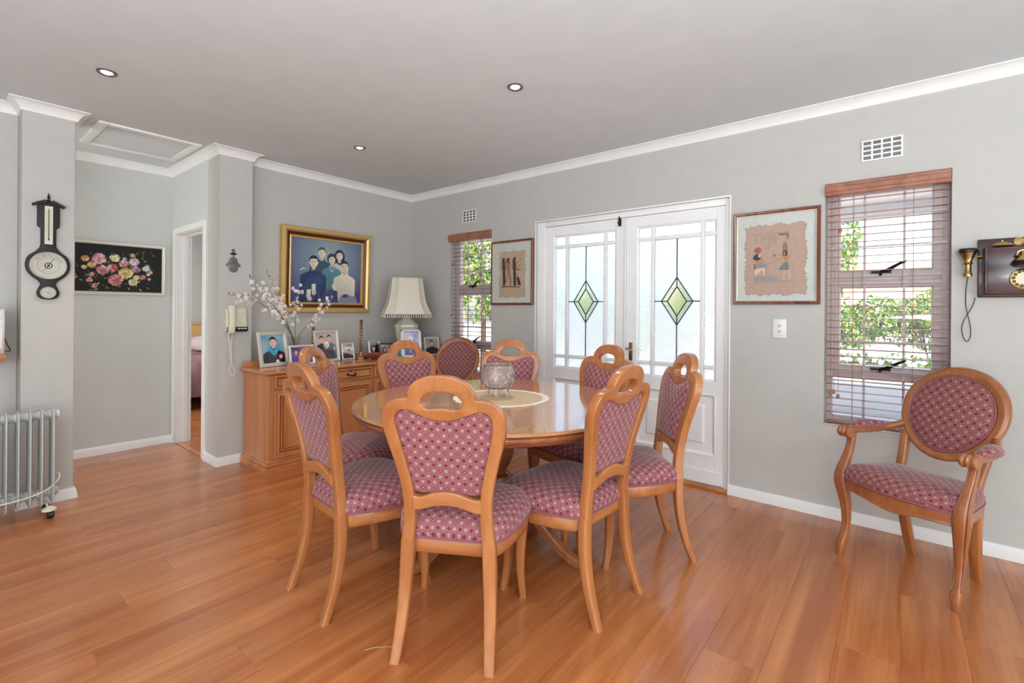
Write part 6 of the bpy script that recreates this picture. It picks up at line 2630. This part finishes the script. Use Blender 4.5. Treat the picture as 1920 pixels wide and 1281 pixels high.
m.tube(cat([(0.06, -0.10, 0.150), (0.20, -0.106, 0.145), (0.36, -0.104, 0.150), (0.46, -0.088, 0.170), (0.515, -0.045, 0.200), (0.535, 0.0, 0.225), (0.520, 0.05, 0.235), (0.44, 0.085, 0.215), (0.2, 0.092, 0.205)], 8), 0.0042, 8)
m.build('power_cord', MT['cream'], t)
m = MB()
m.box(0.04, -0.06, 0.08, 0.095, 0.06, 0.63)
m.build('control_housing', MT['enamel'], t, bevel=0.01)

# wall shelf with a silver hi-fi at the left edge of the frame
t = thing('wall_shelf', 'wooden wall shelf cut by the left edge of the frame', 'shelf', (0.0, 4.39, 0.945))
m = MB()
m.box(-0.60, -0.26, 0.0, 0.315, -0.004, 0.026)
m.build('board', MT['side'], t, bevel=0.003)
for x in (0.285, -0.5):
    m = MB()
    m.prism([(-0.20, 0.0), (-0.004, 0.0), (-0.004, -0.05), (-0.03, -0.05), (-0.20, -0.018)], x - 0.012, x + 0.012, 'YZ')
    m.build('bracket', MT['side'], t, bevel=0.002)
t = thing('stereo_unit', 'silver stereo standing on the shelf at the left edge', 'stereo', (0.185, 4.27, 0.972))
m = MB()
m.box(-0.13, -0.09, 0.0, 0.128, 0.09, 0.270)
m.build('housing', MT['silver'], t, bevel=0.005)
for z0, z1 in ((0.215, 0.255), (0.165, 0.205), (0.03, 0.155)):
    m = MB()
    m.box(-0.12, -0.096, z0, 0.118, -0.088, z1)
    m.build('front_panel', MT['whiteplastic'], t, bevel=0.003)
m = MB()
m.lathe([(0.001, 0.110), (0.014, 0.110), (0.016, 0.096), (0.001, 0.096)], 16, (0.07, 0, 0.015), axis='Y')
m.build('volume_knob', MT['black'], t)
m = MB()
m.tube(cat([(0.12, 0.06, 0.11), (0.135, 0.075, 0.10), (0.150, 0.085, 0.05), (0.165, 0.088, 0.01), (0.150, 0.09, 0.004), (0.110, 0.088, 0.008)], 8), 0.0025, 6)
m.build('power_lead', MT['black'], t)

# a fallen straw on the floor in front of the nearest chair
m = MB()
m.tube(cat([(0.0, 0.0, 0.002), (0.03, 0.012, 0.0025), (0.07, 0.018, 0.002), (0.10, 0.016, 0.002)], 5), 0.0011, 5)
o = m.build('straw', MT['doily'])
o.location = (1.03, 1.52, 0)
o.rotation_euler = (0, 0, R(-50))
tag(o, 'thin pale straw lying on the floor left of the nearest chair', 'straw')

# ------------------------------------------------------------------ bedroom glimpsed through the doorway
t = thing('bed', 'bed with a cane headboard glimpsed through the bedroom doorway', 'bed', (2.45, 8.70, 0))
m = MB()
m.box(-0.80, -0.06, 0.30, 0.80, -0.01, 0.98)
m.build('headboard', MT['cane'], t, bevel=0.008)
m = MB()
for x in (-0.80, 0.80):
    m.tube([(x, -0.035, 0.0), (x, -0.035, 1.0)], 0.024, 10)
m.tube([(-0.80, -0.035, 1.0), (0.80, -0.035, 1.0)], 0.022, 10)
m.build('headboard_frame', MT['cane'], t)
m = MB()
m.box(-0.78, -2.0, 0.16, 0.78, -0.07, 0.34)
m.build('bed_base', MT['whiteplastic'], t, bevel=0.01)
m = MB()
m.box(-0.78, -2.0, 0.34, 0.78, -0.07, 0.56)
m.build('mattress', MT['whiteplastic'], t, bevel=0.03, bseg=3)
for x in (-0.7, 0.7):
    for y in (-1.93, -0.15):
        m = MB()
        m.lathe([(0.02, 0.0), (0.025, 0.0), (0.03, 0.16), (0.001, 0.16)], 12, (x, y, 0))
        m.build('leg', MT['side'], t)
m = MB()
rr = []
for k in range(15):
    drop = ((-2.070, 0.20), (-2.075, 0.32), (-2.070, 0.44), (-2.055, 0.53), (-2.02, 0.585))
    y, zb = drop[k] if k < 5 else (-1.97 + 1.26 * (k - 5) / 9, 0.61)
    ring = []
    for i in range(25):
        q = i / 24
        x = -0.90 + 1.80 * q
        fall = max(0, abs(x) - 0.76)
        z = zb + (0.03 * math.sin(x * 9 + y * 5) + 0.02 * math.sin(x * 17 - y * 11)) * (1 if k >= 4 else .6) - fall * 2.4
        ring.append((x + 0.012 * math.sin(y * 21), y - 0.025 - 0.022 * math.sin(x * 13 + k * .7), max(z, 0.08)))
    rr.append(ring)
m.loft(rr, False, False, closed=False)
m.build('quilt', MT['quilt'], t, smooth=60)
for x in (-0.40, 0.40):
    m = MB()
    m.sphere((0, 0, 0), 0.34, 0.10, 0.13, 20, 12)
    m.v = [(p[0], p[1], p[2]) for p in m.v]
    p_ = m.build('pillow', MT['linen'])
    p_.location = (2.45 + x, 8.50, 0.705)
    p_.rotation_euler = (R(-18), 0, 0)
    tag(p_, 'pale floral pillow against the cane headboard, ' + ('left half of the bed' if x < 0 else 'right half of the bed'), 'pillow', 'bed pillows')
# ------------------------------------------------------------------ outside
m = MB()
m.box(DB + 0.2, -30, -0.35, 40, 40, -0.15)
struct(m.build('ground', MT['paving'], smooth=0))
t = thing('patio_roof', 'pale patio roof overhanging outside the right window', 'roof', (0, 0, 0))
m = MB()
m.box(DB + 0.21, -2.6, 2.43, 6.5, 0.86, 2.53)
m.build('soffit', MT['trim'], t, smooth=0)
m = MB()
m.box(6.42, -2.6, 2.28, 6.56, 0.86, 2.45)
m.build('fascia_beam', MT['trim'], t, smooth=0)
m = MB()
m.prism([(5.4, 2.43), (6.42, 2.43), (6.42, 1.95)], -0.62, -0.52, 'XZ')
m.build('corner_brace', MT['trim'], t, smooth=0)
m = MB()
m.box(6.40, -0.70, -0.15, 6.56, -0.52, 2.3)
m.build('post', MT['trim'], t, smooth=0)


def foliage(name, label, c, rad, n, lsize, mats, trunk=None, group=None, cat_='tree', bloom=0):
    t = thing(name, label, cat_, (c[0], c[1], -0.15), 0, group)
    zc = c[2] + 0.15
    m = MB()
    lobes = []
    for k in range(9):
        a_, b_ = rnd.uniform(0, 6.28), rnd.uniform(-.9, .9)
        lobes.append((Vector((rad[0] * .55 * math.cos(a_), rad[1] * .55 * math.sin(a_), rad[2] * .55 * b_)), rnd.uniform(.4, .62)))
    for k in range(n):
        lc, lr = rnd.choice(lobes)
        d = Vector((rnd.gauss(0, 1), rnd.gauss(0, 1), rnd.gauss(0, 1))).normalized() * rnd.uniform(.55, 1) ** .5
        p = lc + Vector((d.x * rad[0] * lr, d.y * rad[1] * lr, d.z * rad[2] * lr))
        e = Euler((rnd.uniform(0, 6.28), rnd.uniform(0, 6.28), rnd.uniform(0, 6.28))).to_matrix()
        s = lsize * rnd.uniform(.6, 1.3)
        q = [Vector((-.5, 0, 0)), Vector((0, -.28, .05)), Vector((.5, 0, 0)), Vector((0, .28, .05))]
        vs = [p + e @ (v * s) for v in q]
        m.m = rnd.randrange(len(mats))
        m.add([(v.x, v.y, v.z + zc) for v in vs], [(0, 1, 2, 3)])
    m.build('foliage', [MT[x] for x in mats], t, smooth=0, recalc=False)
    if trunk:
        m = MB()
        m.tube([(0, 0, 0), (0.03, 0.02, zc * .5), (0, 0, zc)], [trunk, trunk * .8, trunk * .5], 10)
        m.build('trunk', MT['bark'], t)
    else:
        m = MB()
        for k in range(4):
            m.tube([(rnd.uniform(-.1, .1), rnd.uniform(-.1, .1), 0), (rnd.uniform(-.3, .3) * rad[0], rnd.uniform(-.3, .3) * rad[1], zc)], 0.02, 6)
        m.build('stems', MT['bark'], t)
    if bloom:
        m = MB()
        for k in range(bloom):
            a_ = rnd.uniform(0, 6.28)
            r_ = rnd.uniform(.4, 1.0)
            m.sphere((rad[0] * r_ * math.cos(a_), rad[1] * r_ * math.sin(a_), zc + rad[2] * rnd.uniform(.2, 1.0)), 0.05, 0.05, 0.045, 6, 4)
        m.build('blooms', MT['whitebloom'], t, smooth=40)
    return t


G3 = ['leaf', 'leafdark', 'leafyel']
foliage('garden_tree', 'leafy tree at the left of the right window view', (10.4, 1.12, 2.35), (0.6, 0.62, 0.95), 2600, 0.09, G3, 0.09)
foliage('garden_tree', 'tree before the cream house seen through the narrow corner window', (7.45, 6.80, 1.85), (0.68, 0.68, 1.2), 3000, 0.10, G3, 0.07)
for i, (y, lab) in enumerate(((-1.7, 'yellow-green hedge bush at the right in the right window view'), (-0.5, 'hedge bush behind the white blooms, right of middle in the right window'), (0.7, 'hedge bush in the middle of the right window view'), (1.9, 'hedge bush at the left, under the tree in the right window view'))):
    foliage('hedge_bush', lab, (12.0 + 0.2 * (i % 2), y, 0.98), (0.8, 0.85, 0.85), 3800, 0.085, ['leafyel', 'leaf'] if i == 0 else G3, None, 'hedge bushes along the boundary', 'bush')
for i, y in enumerate((-0.95, 0.1, 1.15)):
    foliage('flowering_bush', ('white-flowering low bush at the right below the hedge', 'white-flowering low bush in the middle below the hedge', 'white-flowering low bush at the left below the hedge')[i], (11.0, y, 0.30), (0.4, 0.62, 0.28), 500, 0.09, ['leafdark', 'leaf'], None, 'white-flowering bushes', 'bush', 60)
for i, y in enumerate((3.4, 4.9, 6.4)):
    foliage('hedge_bush', ('garden bush behind the right door leaf glass', 'garden bush behind the left door leaf glass', 'garden bush left of the doors outside')[i], (9.4, y, 1.2), (0.8, 0.72, 1.15), 3000, 0.10, G3, None, 'garden bushes beyond the doors', 'bush')
t = thing('garden_wall', 'low pale rendered garden wall below the flowering bushes', 'wall', (9.6, 0, -0.15))
m = MB()
m.box(-0.1, -3.5, 0, 0.1, 2.4, 0.50)
m.build('wall_body', MT['wallout'], t, smooth=0)
m = MB()
m.box(-0.14, -3.5, 0.50, 0.14, 2.4, 0.56)
m.build('coping', MT['wallout'], t, smooth=0, bevel=0.01)
t = thing('cream_house', 'cream rendered house wing seen through the narrow corner window', 'house', (6.1, 8.6, -0.15))
m = MB()
m.box(-1.9, -0.9, 0, 1.7, 2.0, 3.0)
m.build('wall', MT['wallout'], t, smooth=0)
m = MB()
m.prism([(-2.3, 3.0), (2.1, 3.0), (2.1, 3.12), (-0.1, 4.1), (-2.3, 3.12)], -1.2, 2.2)
m.build('roof', MT['roof'], t, smooth=0)
t = thing('neighbour_house', 'distant tiled house roof beyond the hedge in the right window', 'house', (26, 2, -0.15))
m = MB()
m.box(-3, -7, 0, 3, 7, 2.3)
m.build('wall', MT['wallout'], t, smooth=0)
m = MB()
m.prism([(-3.4, 2.3), (3.4, 2.3), (0, 3.5)], -7.3, 7.3)
m.build('roof', MT['roof'], t, smooth=0)
# low outdoor lounger beneath the window
t = thing('garden_lounger', 'low garden lounger with pale cushions, outside the lowest right window pane', 'lounger', (5.55, 0.10, -0.15))
for z, x0, x1 in ((0.30, -0.42, 0.42),):
    for k in range(7):
        m = MB()
        x = x0 + (x1 - x0) * k / 6
        m.box(x - 0.04, -0.95, z, x + 0.04, 0.95, z + 0.04)
        m.build('slat', MT['iron'], t, bevel=0.005)
for x in (-0.44, 0.44):
    for y in (-0.9, 0.9):
        m = MB()
        m.box(x - 0.03, y - 0.03, 0, x + 0.03, y + 0.03, 0.34)
        m.build('leg', MT['iron'], t, bevel=0.004)
m = MB()
m.box(-0.22, -0.93, 0.342, 0.22, 0.93, 0.42)
m.build('seat_cushion', MT['whiteplastic'], t, bevel=0.03, bseg=3)
m = MB()
m.box(0.30, -0.93, 0.342, 0.44, 0.93, 0.70)
m.build('back_cushion', MT['whiteplastic'], t, bevel=0.03, bseg=3)
